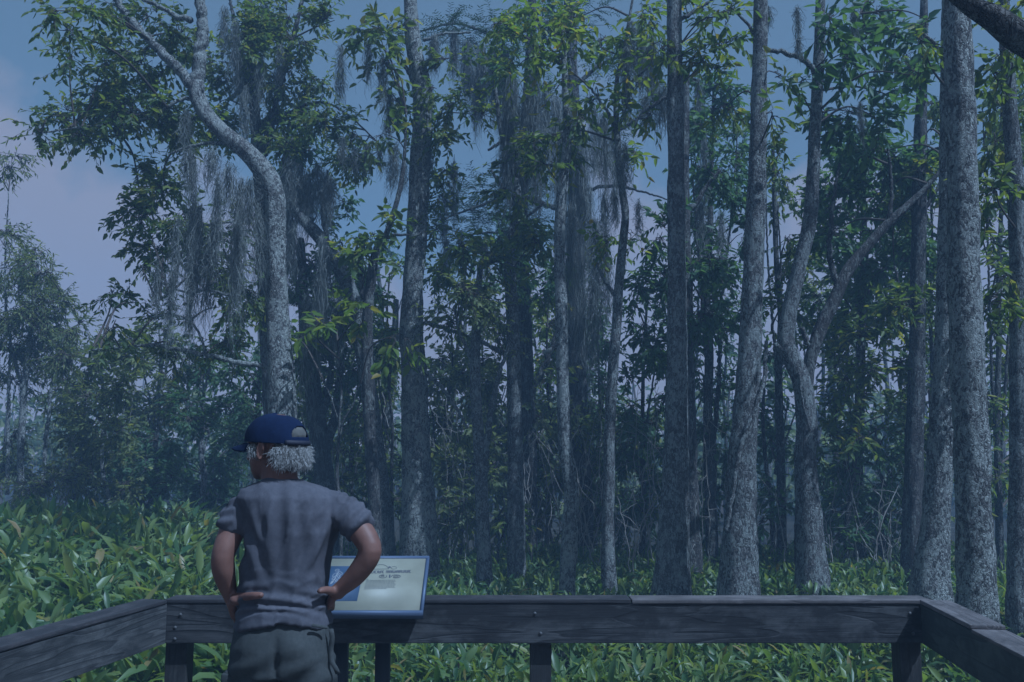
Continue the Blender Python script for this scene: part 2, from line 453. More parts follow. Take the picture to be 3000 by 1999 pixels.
# ================================================================== BOARDWALK, RAILING, SIGN
def wood_mat(name, dark, mid, pale, wear=0.5, ring=1.0, rough=0.75):
    m = M(name)
    oi = m.n('ShaderNodeObjectInfo')
    c = m.n('ShaderNodeTexCoord'); ad = m.n('ShaderNodeVectorMath', operation='ADD')
    cm = m.n('ShaderNodeCombineXYZ'); m.l(m.math('MULTIPLY', oi.outputs['Random'], 37.0), cm.inputs[0]); m.l(m.math('MULTIPLY', oi.outputs['Random'], 11.0), cm.inputs[1])
    m.l(c.outputs['Object'], ad.inputs[0]); m.l(cm.outputs[0], ad.inputs[1])
    def mp(sc):
        x = m.n('ShaderNodeMapping'); x.inputs['Scale'].default_value = sc; m.l(ad.outputs[0], x.inputs['Vector']); return x.outputs[0]
    fine = m.noise(mp((2.4, 60, 60)), 2.2, 7, 0.75, 0.15)
    big = m.noise(mp((.55, 5.5, 5.5)), 1.6, 2, 0.5, 0.5)
    w = m.math('FRACT', m.math('MULTIPLY', big, 13.0 * ring))
    w = m.ramp(w, [(0, 0.25), (.55, 0.75), (.9, 1.0), (1, 0.2)])
    patch = m.ramp(m.noise(mp((3.0, 5, 5)), 1.5, 5, 0.7, 0.3), [(.5 - .12 * wear, 0.0), (.66 - .1 * wear, 1.0)])
    g = m.math('MULTIPLY', m.math('ADD', m.math('MULTIPLY', w, .45), m.math('MULTIPLY', fine, .75)), 1.0)
    col = m.ramp(g, [(.22, dark), (.55, mid), (.85, mid)])
    worn = m.ramp(g, [(.3, dark), (.48, mid), (.72, pale)])
    col = m.mix(patch, col, worn)
    return m.done(m.bsdf(col, rough, 0.35, g, 0.7, 0.004))
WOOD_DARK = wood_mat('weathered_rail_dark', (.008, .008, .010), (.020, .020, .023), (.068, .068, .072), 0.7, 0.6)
WOOD_GREY = wood_mat('weathered_rail_grey', (.010, .010, .012), (.032, .033, .036), (.088, .088, .09), 0.8, 1.0)
WOOD_GREEN = wood_mat('weathered_rail_greenish', (.015, .018, .019), (.038, .043, .044), (.07, .078, .077), 0.6, 0.5)
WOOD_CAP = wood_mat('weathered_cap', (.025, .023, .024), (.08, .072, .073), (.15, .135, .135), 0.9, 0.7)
WOOD_CAP_SHADE = wood_mat('weathered_cap_shade', (.012, .012, .015), (.03, .029, .033), (.07, .064, .068), 0.5, 0.6)  # darker copy of the cap wood: shade on the left painted into the colour
WOOD_POST = wood_mat('weathered_post', (.010, .010, .011), (.024, .024, .025), (.055, .053, .052), 0.3, 0.5)
WOOD_DECK = wood_mat('deck_planks', (.05, .045, .04), (.13, .12, .11), (.24, .23, .21), 0.6, 0.8)

def plank(name, p0, p1, width_vec, thick_vec, mat, parent, bev=.004):
    """a board from p0 to p1 (centre line), local x along its length"""
    p0, p1, wv, tv = (Vector(a) for a in (p0, p1, width_vec, thick_vec))
    ax = (p1 - p0); Ln = ax.length; ax.normalize()
    w, t = wv.length, tv.length
    bm = bmesh.new(); bmesh.ops.create_cube(bm, size=1.0)
    bmesh.ops.scale(bm, vec=(Ln, w, t), verts=bm.verts)
    bmesh.ops.bevel(bm, geom=bm.edges[:], offset=bev, segments=2, affect='EDGES', profile=.6)
    me = bpy.data.meshes.new(name); bm.to_mesh(me); bm.free()
    o = link(name, me, mat, parent)
    y = wv.normalized(); z = ax.cross(y)
    mt = Matrix((ax, y, z)).transposed().to_4x4(); mt.translation = (p0 + p1) / 2
    o.matrix_local = mt
    return o

ZT = float(P(1500, 1756, 4.0)[2])                # top of the rail
cL, cR = Vector((float(P(492, 1756, 4.0)[0]), 4.0, 0)), Vector((float(P(2694, 1756, 4.0)[0]), 4.0, 0))
def on_rail(px, py):
    q = P(px, py, 1.0); d_ = (ZT - EYE) / (q[2] - EYE); q = P(px, py, d_); return Vector((float(q[0]), float(q[1]), 0))
dirL, dirR = (on_rail(0, 1897) - cL).normalized(), (on_rail(3000, 1912) - cR).normalized()
rail = tag(empty('boardwalk_railing', (0, 4.05, 0)), 'dark weathered timber railing with flat top boards and square posts', 'railing')
inv = Vector((0, 4.05, 0))
def rp_(name, p0, p1, wv, tv, mat, bev=.004): return plank(name, Vector(p0) - inv, Vector(p1) - inv, wv, tv, mat, rail, bev)
up = Vector((0, 0, 1)); BH = .168; BT = .038; CT = .018; CW = .125
zc = ZT - CT - BH / 2 - .001
# front board and its cap
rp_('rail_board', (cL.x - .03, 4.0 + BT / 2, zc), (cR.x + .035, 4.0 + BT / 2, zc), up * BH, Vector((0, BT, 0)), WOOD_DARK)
rp_('cap_board', (cL.x - .012, 4.0 - .004 + CW / 2, ZT - CT / 2), (0.52, 4.0 - .004 + CW / 2, ZT - CT / 2), Vector((0, CW, 0)), up * CT, WOOD_CAP_SHADE, .005)
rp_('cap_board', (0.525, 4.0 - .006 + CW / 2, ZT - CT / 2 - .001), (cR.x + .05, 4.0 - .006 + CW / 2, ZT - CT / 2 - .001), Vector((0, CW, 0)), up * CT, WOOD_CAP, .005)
# side boards
for c, dr, s, mat in ((cL, dirL, -1, WOOD_GREY), (cR, dirR, 1, WOOD_GREEN)):
    nrm = Vector((dr.y, -dr.x, 0)) * (1 if s < 0 else -1)
    if nrm.x * s < 0: nrm = -nrm                 # pointing outwards
    a = c + nrm * (BT / 2) + dr * .003; b = a + dr * 2.45
    rp_('rail_board', a + up * zc, b + up * zc, up * BH, nrm * BT, mat)
    b2 = b + dr * .01; e = b2 + dr * 2.6
    rp_('rail_board', b2 + up * (zc - .003), e + up * (zc - .003), up * BH, nrm * BT, mat)
    ca = c + nrm * (CW / 2 - .004) + dr * -.02
    m1 = ca + dr * (.62 if s > 0 else 1.9)
    ca = c + nrm * (CW / 2 - .004) + dr * .012
    rp_('cap_board', ca + up * (ZT + .001 - CT / 2), m1 + up * (ZT + .003 - CT / 2), nrm * CW, up * CT, WOOD_CAP_SHADE if s < 0 else WOOD_CAP, .005)
    rp_('cap_board', m1 + dr * .006 + up * (ZT - .009 - CT / 2), m1 + dr * 3.2 + up * (ZT - .004 - CT / 2), nrm * CW, up * (CT - .004), WOOD_CAP_SHADE if s < 0 else WOOD_CAP, .005)
    for k in (1.55, 3.1, 4.6):
        q = c + dr * k + nrm * (BT + .047)
        rp_('post', (q.x, q.y, GROUND - .3), (q.x, q.y, ZT - CT - .004), dr * .09, nrm * .09, WOOD_POST)
for x0 in [float(P(a_, 1900, 4.09)[0]) for a_ in (497, 1552, 2622)]:
    rp_('post', (x0 + .047, 4.0 + BT + .049, GROUND - .3), (x0 + .047, 4.0 + BT + .049, ZT - CT - .004), Vector((.094, 0, 0)), Vector((0, .092, 0)), WOOD_POST)
bolt = M('bolt_steel'); bolt = bolt.done(bolt.bsdf((.09, .09, .095), .6, .4, metal=.3))
for bx_, bz_ in ((-1.45, .865), (-1.47, .81), (-1.47, .762), (.10, .87), (.125, .785), (1.74, .87), (1.75, .785)):
    g = Geo(); tube(g, [(bx_, 4.001, bz_), (bx_, 3.996, bz_)], [.008, .006], 10, 0, True)
    g.build('bolt', bolt, rail, True, inv)

deck = tag(empty('boardwalk_deck', (0, 1.3, 0)), 'grey plank deck of the boardwalk the man stands on', 'deck')
di = Vector((0, 1.3, 0))
y = -1.6
while y < 4.1:
    xl = cL.x + (y - 4) * dirL.x / dirL.y + .05; xr = cR.x + (y - 4) * dirR.x / dirR.y - .05
    plank('plank', Vector((xl, y + .07, -.02 + random.uniform(-.0015, .0015))) - di, Vector((xr, y + .07, -.02)) - di, Vector((0, .138, 0)), up * .038, WOOD_DECK, deck, .003)
    y += .145
for x in (-1.6, 0, 1.4):
    plank('joist', Vector((x, -1.6, -.14)) - di, Vector((x + .3, 4.1, -.14)) - di, Vector((.045, 0, 0)), up * .19, WOOD_POST, deck)

# --- interpretive sign leaning over the rail
sA = P(1237, 1797, 3.90); sB = P(1256, 1632, 4.185)          # lower right and upper right corner
sB[0] = sA[0]
SW = .62
sv = unit(sB - sA); su = np.array((1.0, 0, 0)); sn = np.cross(su, sv); SH = np.linalg.norm(sB - sA)
sign = tag(empty('interpretive_sign', (sA[0] - SW / 2, 4.2, GROUND)), 'low slanted information panel in a blue-grey metal frame beside the man', 'sign')
so = np.array((sA[0] - SW / 2, 4.2, GROUND))
def flat(name, color, rough=.5, spec=.4, metal=0.0):
    m = M(name); return m.done(m.bsdf(color, rough, spec, metal=metal))
S_PANEL = M('sign_cream')
S_PANEL = S_PANEL.done(S_PANEL.bsdf(S_PANEL.ramp(S_PANEL.noise(S_PANEL.coord(), 5, 3), [(.35, (.21, .21, .165)), (.65, (.27, .27, .215))]), .5, .4))
S_FRAME = flat('sign_frame_steel', (.085, .11, .18), .5, .4, .2)
S_BACK = flat('sign_tray', (.03, .032, .04), .6)
S_PIC = M('sign_picture_blue')
S_PIC = S_PIC.done(S_PIC.bsdf(S_PIC.ramp(S_PIC.noise(S_PIC.coord(), 9, 4), [(.3, (.035, .06, .11)), (.7, (.065, .095, .165))]), .4, .4))
S_INK = flat('sign_ink', (.075, .08, .11), .5); S_INK2 = flat('sign_ink_grey', (.135, .14, .145), .5); S_WHITE = flat('sign_white_print', (.32, .33, .35), .5)
S_TAN = flat('sign_tan_print', (.50, .50, .38), .4)
def spt(u, v, h=0.0): return sA + su * u + sv * v + sn * h      # u from the right edge (negative to the left)
def suv(px, py):
    o_ = np.array((0, 0, EYE)); r = P(px, py, 1.0) - o_
    t = np.dot(sA - o_, sn) / np.dot(r, sn); q = o_ + r * t - sA
    return np.dot(q, su), np.dot(q, sv)
def slab(name, u0, u1, v0, v1, h0, h1, mat, parent=sign):
    g = Geo(); c = [spt(u, v, h) for h in (h0, h1) for u, v in ((u0, v0), (u1, v0), (u1, v1), (u0, v1))]
    g.add(c, [(0, 3, 2, 1), (4, 5, 6, 7), (0, 1, 5, 4), (1, 2, 6, 5), (2, 3, 7, 6), (3, 0, 4, 7)])
    return g.build(name, mat, parent, False, so)
slab('tray', -SW, 0, 0, SH, -.028, -.003, S_BACK)
panel = slab('panel', -SW + .013, -.013, .013, SH - .013, -.0028, .001, S_PANEL)
fw = .0115
slab('frame_bar', -SW - .002, .002, -.002, fw, -.03, .005, S_FRAME); slab('frame_bar', -SW - .002, .002, SH - fw, SH + .002, -.03, .005, S_FRAME)
slab('frame_bar', -fw, .0025, fw + .0005, SH - fw - .0005, -.0295, .0046, S_FRAME); slab('frame_bar', -SW - .0025, -SW + fw, fw + .0005, SH - fw - .0005, -.0295, .0046, S_FRAME)
u1, v0 = suv(1046, 1762); u2, v1 = suv(1063, 1660)
slab('picture', -SW + .04, u1, v0, v1, .0012, .002, S_PIC)
def stroke(g, pts, w, h=.0024):
    q = [np.array(suv(*p)) for p in pts]
    for a, b in zip(q[:-1], q[1:]):
        d_ = b - a; l_ = np.linalg.norm(d_)
        if l_ < 1e-6: continue
        nn = np.array((-d_[1], d_[0])) / l_ * w / 2
        g.add([spt(*(a - nn), h), spt(*(b - nn), h), spt(*(b + nn), h), spt(*(a + nn), h)], [(0, 1, 2, 3)])
def ring(px, py, rx, ry, a0=0, a1=360, rot=0):
    out = []
    for k in range(15):
        a = math.radians(a0 + (a1 - a0) * k / 14); x, y_ = rx * math.cos(a), ry * math.sin(a); r = math.radians(rot)
        out.append((px + x * math.cos(r) - y_ * math.sin(r), py + x * math.sin(r) + y_ * math.cos(r)))
    return out
g = Geo()                                            # the white leaf drawing
for lx, ly, a, s in ((988, 1672, -10, 6), (997, 1680, 25, 7), (981, 1686, -40, 8), (992, 1690, 60, 7), (978, 1696, -30, 6), (985, 1701, 40, 6), (973, 1707, -45, 5)):
    stroke(g, ring(lx, ly, s, s * .45, 0, 360, a), .0022)
stroke(g, [(992, 1676), (985, 1690), (977, 1703), (968, 1713)], .003)
stroke(g, [(1000, 1684), (990, 1697), (980, 1708)], .002)
g.build('leaf_drawing', S_WHITE, panel, False, so)
g = Geo()
gi = Geo()
stroke(g, ring(1116, 1669, 22, 14, 180, 360), .0022); stroke(g, [(1094, 1669), (1140, 1668)], .0022); stroke(g, ring(1154, 1665, 8, 4), .0018)
g.build('emblem', S_INK2, panel, False, so)
g = Geo()
stroke(g, [(1138, 1663), (1145, 1663)], .008)
x = 1079
rr_ = random.Random(4)
while x < 1206:                                     # the title: small unreadable capitals
    wch = rr_.uniform(4.5, 6.5); yb = 1681 - (x - 1079) * .018
    if 1084 < x < 1089 or 1123 < x < 1129: x += 5; continue
    kind = rr_.randrange(4)
    stroke(g, [(x, yb), (x + .6, yb - 7)], .0022)
    if kind in (0, 2): stroke(g, [(x + .5, yb - 7), (x + wch - 1.3, yb - 7)], .0017)
    if kind in (0, 1): stroke(g, [(x, yb), (x + wch - 1.5, yb)], .0017)
    if kind in (1, 2, 3): stroke(g, [(x + wch - 2, yb), (x + wch - 1.6, yb - 7)], .002)
    if kind in (2, 3): stroke(g, [(x, yb - 3.5), (x + wch - 1.5, yb - 3.5)], .0016)
    x += wch
stroke(g, ring(1122, 1690, 11, 4.5, -30, 290), .0024); stroke(g, ring(1121, 1689, 5, 1.6), .0018)
stroke(g, [(1142, 1685), (1142, 1694)], .006)
stroke(g, ring(1160, 1690, 13, 4.5, -200, 130), .0026); stroke(g, ring(1160, 1690, 7, 1.8), .0020)
g.build('title', S_INK, panel, False, so)
g = Geo()
for k in range(9):
    yb = 1698.5 + k * 3.5; x = 1074 - k * .9
    xe = 1162 - k * .3 - (0, 4, 1, 6, 2, 0, 5, 3, 25)[k]
    if k == 0: xe = 1080
    while x < xe:
        l_ = rr_.uniform(4, 13); stroke(g, [(x, yb - (x - 1074) * .015), (min(x + l_, xe), yb - (min(x + l_, xe) - 1074) * .015)], .0019); x += l_ + 1.3
g.build('text_lines', S_INK2, panel, False, so)
for px in (997, 1121):
    q = P(px, 1900, 4.13)
    g = Geo(); box(g, (q[0] - .031, 4.115, GROUND - .3), (q[0] + .031, 4.175, .98)); g.build('leg', S_BACK, sign, False, so)

# ================================================================== THE MAN
MD = 3.0
def mp(px, py, dy=0.0): return P(px, py, MD + dy)
PXM = MD / F / 1.022                                            # metres per pixel at the man
mo = np.array((mp(835, 1700)[0], MD, 0.0))
man = tag(empty('person', mo), 'person in blue cap, grey T-shirt and cargo trousers, hands on hips, looking left', 'person')

def loft(g, rings, seg=28, pw=2.4):
    """rings: (centre, half-axis vector a, half-axis vector b)"""
    th = np.arange(seg) / seg * 2 * math.pi
    c, s = np.cos(th), np.sin(th)
    cx = np.sign(c) * np.abs(c) ** (2 / pw); sx = np.sign(s) * np.abs(s) ** (2 / pw)
    V = np.vstack([np.asarray(r[0]) + cx[:, None] * np.asarray(r[1]) + sx[:, None] * np.asarray(r[2]) for r in rings])
    n = len(rings); i = np.arange(n - 1)[:, None] * seg; j = np.arange(seg)[None]; j2 = (j + 1) % seg
    Q = np.stack([i + j, i + j2, i + seg + j2, i + seg + j], -1).reshape(-1, 4)
    V = np.vstack([V, np.asarray(rings[0][0]), np.asarray(rings[-1][0])])
    jj = np.arange(seg); b = (n - 1) * seg
    T = np.vstack([np.stack([(jj + 1) % seg, jj, np.full(seg, n * seg)], -1), np.stack([b + jj, b + (jj + 1) % seg, np.full(seg, n * seg + 1)], -1)])
    g.add(V, Q, T)

def ball(g, c, r, rot=None, nu=16, nv=10):
    V = []; c = np.asarray(c)
    for i in range(1, nv):
        a = math.pi * i / nv
        for j in range(nu):
            b = 2 * math.pi * j / nu
            V.append((math.sin(a) * math.cos(b), math.sin(a) * math.sin(b), math.cos(a)))
    V += [(0, 0, 1), (0, 0, -1)]; V = np.array(V) * np.asarray(r)
    if rot is not None: V = V @ np.asarray(rot).T
    Q = [((i) * nu + j, (i + 1) * nu + j, (i + 1) * nu + (j + 1) % nu, i * nu + (j + 1) % nu) for i in range(nv - 2) for j in range(nu)]
    t0 = (nv - 1) * nu
    T = [(t0, j, (j + 1) % nu) for j in range(nu)] + [(t0 + 1, (nv - 2) * nu + (j + 1) % nu, (nv - 2) * nu + j) for j in range(nu)]
    g.add(V + c, Q, T)

def limbtube(g, pts, seg=14):
    """pts: (px, py, dy, radius_m)"""
    A = np.array([(*mp(p[0], p[1], p[2]), p[3]) for p in pts])
    C = catmull(A, .012); tube(g, C[:, :3], C[:, 3], seg, 0, True)

def remesh(g, voxel, smooth=4, fac=.5):
    me = npmesh('tmp', np.concatenate(g.V), [np.concatenate(g.Q)] + ([np.concatenate(g.T)] if g.T else []))
    o = bpy.data.objects.new('tmp', me); COL.objects.link(o)
    r = o.modifiers.new('r', 'REMESH'); r.mode = 'VOXEL'; r.voxel_size = voxel
    if smooth: s = o.modifiers.new('s', 'SMOOTH'); s.iterations = smooth; s.factor = fac
    bpy.context.view_layer.update()
    dg = bpy.context.evaluated_depsgraph_get(); out = bpy.data.meshes.new_from_object(o.evaluated_get(dg), depsgraph=dg)
    bpy.data.objects.remove(o); bpy.data.meshes.remove(me)
    return out

def pyof(co):
    z_ = (co[:, 2] - EYE) / co[:, 1]; v_ = (z_ * cp - sp) / (cp + z_ * sp)
    return 999.5 - v_ * F
def finish(me, name, mat, parent=man, disp=None, post=None):
    n = len(me.vertices); co = np.empty(n * 3, np.float32); me.vertices.foreach_get('co', co); co = co.reshape(-1, 3).astype(float)
    if disp is not None:
        nr = np.empty(n * 3, np.float32); me.vertex_normals.foreach_get('vector', nr); nr = nr.reshape(-1, 3)
        co = co + nr * disp(co, nr)[:, None]
    if post is not None: co = post(co)
    co = co - mo
    me.vertices.foreach_set('co', co.astype(np.float32).ravel())
    me.polygons.foreach_set('use_smooth', np.ones(len(me.polygons), dtype=bool))
    me.materials.clear(); me.update()
    return link(name, me, mat, parent)

def fabric(name, a, b, scale=60, stain=None):
    m = M(name)
    v = m.coord()
    f = m.noise(v, scale, 5, .7); w = m.noise(m.coord((40, 40, 260)), 6, 2, .6); big = m.noise(v, 7, 4, .6, .4)
    col = m.ramp(f, [(.3, a), (.7, b)])
    col = m.mix(m.ramp(big, [(.42, 0.0), (.65, .45)]), col, tuple(x * .62 for x in a))
    return m.done(m.bsdf(col, .95, .12, m.math('ADD', m.math('MULTIPLY', w, .4), m.math('MULTIPLY', big, 1.2)), .5, .006))
SHIRT = fabric('shirt_grey_jersey', (.08, .08, .098), (.112, .11, .13))
PANTS = fabric('trouser_canvas', (.052, .056, .057), (.074, .078, .078), 90)
CAPM = fabric('cap_blue_cotton', (.008, .013, .04), (.013, .021, .06), 80)
CAPD = flat('cap_strap', (.012, .014, .03), .7)
m = M('skin_tanned')
SKIN = m.done(m.bsdf(m.ramp(m.noise(m.coord(), 22, 4), [(.3, (.13, .068, .052)), (.7, (.19, .103, .079))]), .55, .35, m.noise(m.coord(), 160, 2), .15, .002))
m = M('hair_white'); gN = m.n('ShaderNodeNewGeometry')
HAIR = m.done(m.bsdf(m.ramp(gN.outputs['Random Per Island'], [(0, (.24, .24, .24)), (.5, (.36, .36, .36)), (1, (.48, .48, .475))]), .6, .3))

HAIRB = flat('hair_grey_base', (.12, .117, .11), .9, .1)
# head frame: the man looks to his left
yaw = math.radians(67); hf = np.array((-math.sin(yaw), math.cos(yaw), 0.0)); hr = np.array((math.cos(yaw), math.sin(yaw), 0.0)); hu = np.array((0, 0, 1.0))
tl = math.radians(-3); hf, hu = hf * math.cos(tl) + hu * math.sin(tl), hu * math.cos(tl) - hf * math.sin(tl)
HC = mp(806, 1316)
HR = np.stack([hr, hf, hu], 1)
def H(x, y, z): return HC + hr * x + hf * y + hu * z

# ---- body: one continuous skin surface
g = Geo()
def trow(py, l, r, hd, dy=0.0, sc=1.0):
    c = (mp(l, py) + mp(r, py)) / 2; c[1] += dy
    return (c, np.array(((r - l) / 2 * PXM * sc, 0, 0)), np.array((0, hd * sc, 0)))
TORSO = [(1404, 790, 868, .060, -.005), (1412, 768, 893, .072, -.005), (1421, 738, 926, .088, -.003), (1434, 712, 962, .104, 0), (1456, 699, 982, .122, 0), (1500, 712, 990, .138, .005),
         (1557, 730, 988, .142, .01), (1610, 722, 973, .136, .012), (1660, 711, 959, .128, .012), (1710, 706, 953, .124, .01),
         (1745, 704, 955, .126, .008), (1790, 700, 962, .132, .005), (1838, 696, 967, .136, 0)]
loft(g, [trow(*t, sc=.90) for t in TORSO[::-1]])
tube(g, [H(0, -.02, -.16), H(0, -.018, -.11), H(0, -.012, -.05)], [.070, .060, .058], 18)
for c, r in (((0, -.008, .035), (.074, .096, .082)), ((0, .03, -.025), (.062, .062, .075)), ((0, .045, -.06), (.046, .046, .04)), ((0, .068, -.083), (.022, .020, .017)),
             ((0, .072, .022), (.052, .022, .018)), ((0, .082, -.05), (.022, .014, .009)), ((.034, .066, -.012), (.018, .016, .016)), ((-.034, .066, -.012), (.018, .016, .016))):
    ball(g, H(*c), r, HR)
tube(g, [H(0, .086, .015), H(0, .098, -.008), H(0, .106, -.024), H(0, .094, -.032)], [.009, .011, .014, .010], 10)
for s in (-1, 1):                                       # ears
    ec = np.array((s * .074, -.006, -.004))
    pts = [H(*(ec + np.array((s * .010, .013 * math.cos(a) - .004 * math.sin(a), .029 * math.sin(a))))) for a in np.linspace(-1.9, 3.2, 12)]
    tube(g, pts, np.full(12, .0052), 8); ball(g, H(*(ec + np.array((s * .002, 0, 0)))), (.007, .013, .026), HR)
    ball(g, H(*(ec + np.array((s * .006, .006, -.026)))), (.006, .008, .010), HR)
# arms
limbtube(g, [(740, 1482, 0, .045), (702, 1508, -.01, .048), (682, 1552, -.03, .043), (662, 1600, -.055, .039), (653, 1632, -.065, .037), (655, 1670, -.055, .037), (664, 1710, -.035, .031), (675, 1742, -.015, .025), (682, 1760, -.003, .025)], 18)
limbtube(g, [(952, 1482, 0, .045), (1006, 1504, -.01, .047), (1050, 1548, -.03, .043), (1077, 1588, -.05, .040), (1085, 1616, -.06, .037), (1070, 1648, -.052, .037), (1038, 1690, -.04, .033), (1000, 1724, -.028, .026), (985, 1738, -.018, .027)], 18)
# left hand: thumb back along the loin, fingers forward round the hip
loft(g, [(mp(678, 1745, -.012), (.024, 0, -.004), (0, .020, .012)), (mp(684, 1765, .0), (.020, 0, -.012), (0, .036, .018)), (mp(690, 1785, .025), (.014, 0, -.012), (0, .040, .024)), (mp(695, 1800, .045), (.011, 0, -.010), (0, .030, .020))], 16, 2.2)
limbtube(g, [(684, 1754, -.02, .020), (704, 1751, -.06, .017), (732, 1747, -.112, .0135), (752, 1745, -.132, .0125), (770, 1744, -.138, .010)], 10)
ball(g, mp(699, 1757, -.05), (.030, .034, .019)); ball(g, mp(686, 1768, -.02), (.018, .03, .03))
for k, (y0, y1, dy0, dy1, r) in enumerate(((1768, 1782, .04, .125, .0095), (1780, 1800, .035, .12, .0098), (1792, 1816, .02, .10, .0095), (1800, 1830, .0, .065, .0085))):
    limbtube(g, [(692, y0, dy0 - .02, r * 1.05), (690, (y0 * 2 + y1) / 3, (dy0 * 2 + dy1) / 3, r), (690, (y0 + 2 * y1) / 3, (dy0 + 2 * dy1) / 3, r * .95), (694, y1, dy1, r * .8)], 10)
# right hand
loft(g, [(mp(985, 1738, -.018), (.024, 0, .01), (0, .020, .012)), (mp(975, 1750, .0), (.022, 0, .012), (0, .034, .020)), (mp(968, 1762, .025), (.014, 0, .012), (0, .040, .024)), (mp(965, 1772, .045), (.011, 0, .010), (0, .030, .020))], 16, 2.2)
limbtube(g, [(980, 1738, -.028, .017), (964, 1730, -.062, .014), (950, 1729, -.085, .012), (940, 1731, -.098, .0112), (932, 1734, -.106, .009)], 10)
for k, (y0, y1, dy0, dy1, r) in enumerate(((1750, 1752, .04, .125, .0095), (1760, 1766, .035, .12, .0098), (1769, 1779, .02, .10, .0095), (1774, 1788, .0, .07, .0085))):
    limbtube(g, [(972, y0, dy0 - .02, r * 1.05), (974, (y0 * 2 + y1) / 3, (dy0 * 2 + dy1) / 3, r), (974, (y0 + 2 * y1) / 3, (dy0 + 2 * dy1) / 3, r * .95), (968, y1, dy1, r * .8)], 10)
hip = mp(832, 1850)[2]
lx, rx = mp(762, 1900)[0], mp(905, 1900)[0]
for x in (lx, rx):
    tube(g, [(x, MD, hip), (x, MD + .0, hip - .25), (x, MD + .01, .48), (x, MD - .01, .25), (x, MD, .07)], [.066, .062, .052, .05, .036], 16)
    loft(g, [((x, MD - .05, .05), (.035, 0, 0), (0, 0, .035)), ((x, MD + .03, .05), (.042, 0, 0), (0, 0, .035)), ((x, MD + .15, .035), (.04, 0, 0), (0, 0, .02))], 14)
body = finish(remesh(g, .0058, 3, .5), 'body', SKIN)

# ---- shirt
def nz3(co, s, off=0.0):
    sx, sy, sz = s
    return np.array([noise.noise(Vector((c[0] * sx + off, c[1] * sy, c[2] * sz))) for c in co])
g = Geo()
rows = [trow(*t) for t in TORSO]
loft(g, rows[::-1], 36, 2.5)
# hem tails, lower at the sides
for px, py, w in ((735, 1838, .055), (930, 1830, .055), (832, 1822, .09)):
    c = mp(px, py)
limb = [(758, 1482, .004, .058), (727, 1491, 0, .061), (704, 1512, -.012, .059), (689, 1535, -.025, .057), (680, 1556, -.032, .0545)]
limbtube(g, limb, 20)
limbtube(g, [(934, 1482, .004, .058), (970, 1489, 0, .061), (1007, 1507, -.012, .059), (1037, 1531, -.025, .058), (1053, 1551, -.034, .0555)], 20)
collar = [(mp(829, 1401), (.052, 0, -.002), (0, .066, 0)), (mp(829, 1409), (.058, 0, -.002), (0, .074, 0))]
loft(g, collar, 24)
def shirt_disp(co, nr):
    x = (co[:, 0] - mo[0]) / PXM + 835; py = pyof(co)
    n1 = nz3(co, (9, 9, 5)); n2 = nz3(co, (22, 22, 9), 3.0); n3 = nz3(co, (6, 6, 34), 9.0); n4 = nz3(co, (40, 40, 16), 5.)
    d = .005 * n1 + .004 * n2 + .0015 * n4
    rg = (1 - np.abs(nz3(co, (13, 13, 4.5), 21.))) ** 7; rg2 = (1 - np.abs(nz3(co, (9, 9, 20), 31.))) ** 8
    d += .0045 * rg + .0030 * rg2 * np.clip((py - 1640) / 80, 0, 1)
    waist = np.exp(-((py - 1765) / 45) ** 2)
    d += waist * .010 * np.sin((py + 18 * np.sin((x - 700) / 60.) + 22 * n1) / 6.2) * (.55 + .45 * n3)
    ax = np.abs(x - 845); diag = np.exp(-((ax - 95) / 50) ** 2) * np.exp(-((py - 1600) / 90) ** 2)
    d += diag * .0075 * np.sin((ax * .9 + (py - 1540) * .42 + 14 * n2) / 8.0)
    mid = np.exp(-((ax) / 70) ** 2) * np.exp(-((py - 1560) / 110) ** 2)
    d += mid * .006 * np.sin((x + 10 * n1 - (py - 1500) * .08) / 8.5)
    sl = (ax > 145) & (py < 1590)
    along = np.where(x < 845, (py - 1450) + .1 * (845 - x), (py - 1450) * .6 + (x - 980) * .7)
    d += np.where(sl, .0036 * np.sin((along + 9 * n2 + (x - 835) * .15) / 5.2), 0)
    return d
def shirt_hem(co):
    x = (co[:, 0] - mo[0]) / PXM + 835; py = pyof(co)
    lift = np.clip((py - 1770) / 68, 0, 1) * (np.clip(1 - ((x - 838) / 120) ** 2, 0, 1) * 25 + np.where(x > 838, 5, -3)) * np.where(co[:, 1] < MD, 1, .4)
    co[:, 2] += lift * PXM
    return co
shirt = finish(remesh(g, .0055, 4, .5), 'shirt', SHIRT, man, shirt_disp, shirt_hem)
# seams: neck rib and sleeve hems
g = Geo()
th = np.linspace(0, 2 * math.pi, 40)
nb = mp(829, 1410)
tube(g, [nb + np.array((.0615 * math.cos(a), .078 * math.sin(a), .004 * math.cos(2 * a))) for a in th], np.full(40, .0035), 6, 0, False)
g.build('neck_rib', SHIRT, shirt, True, mo)

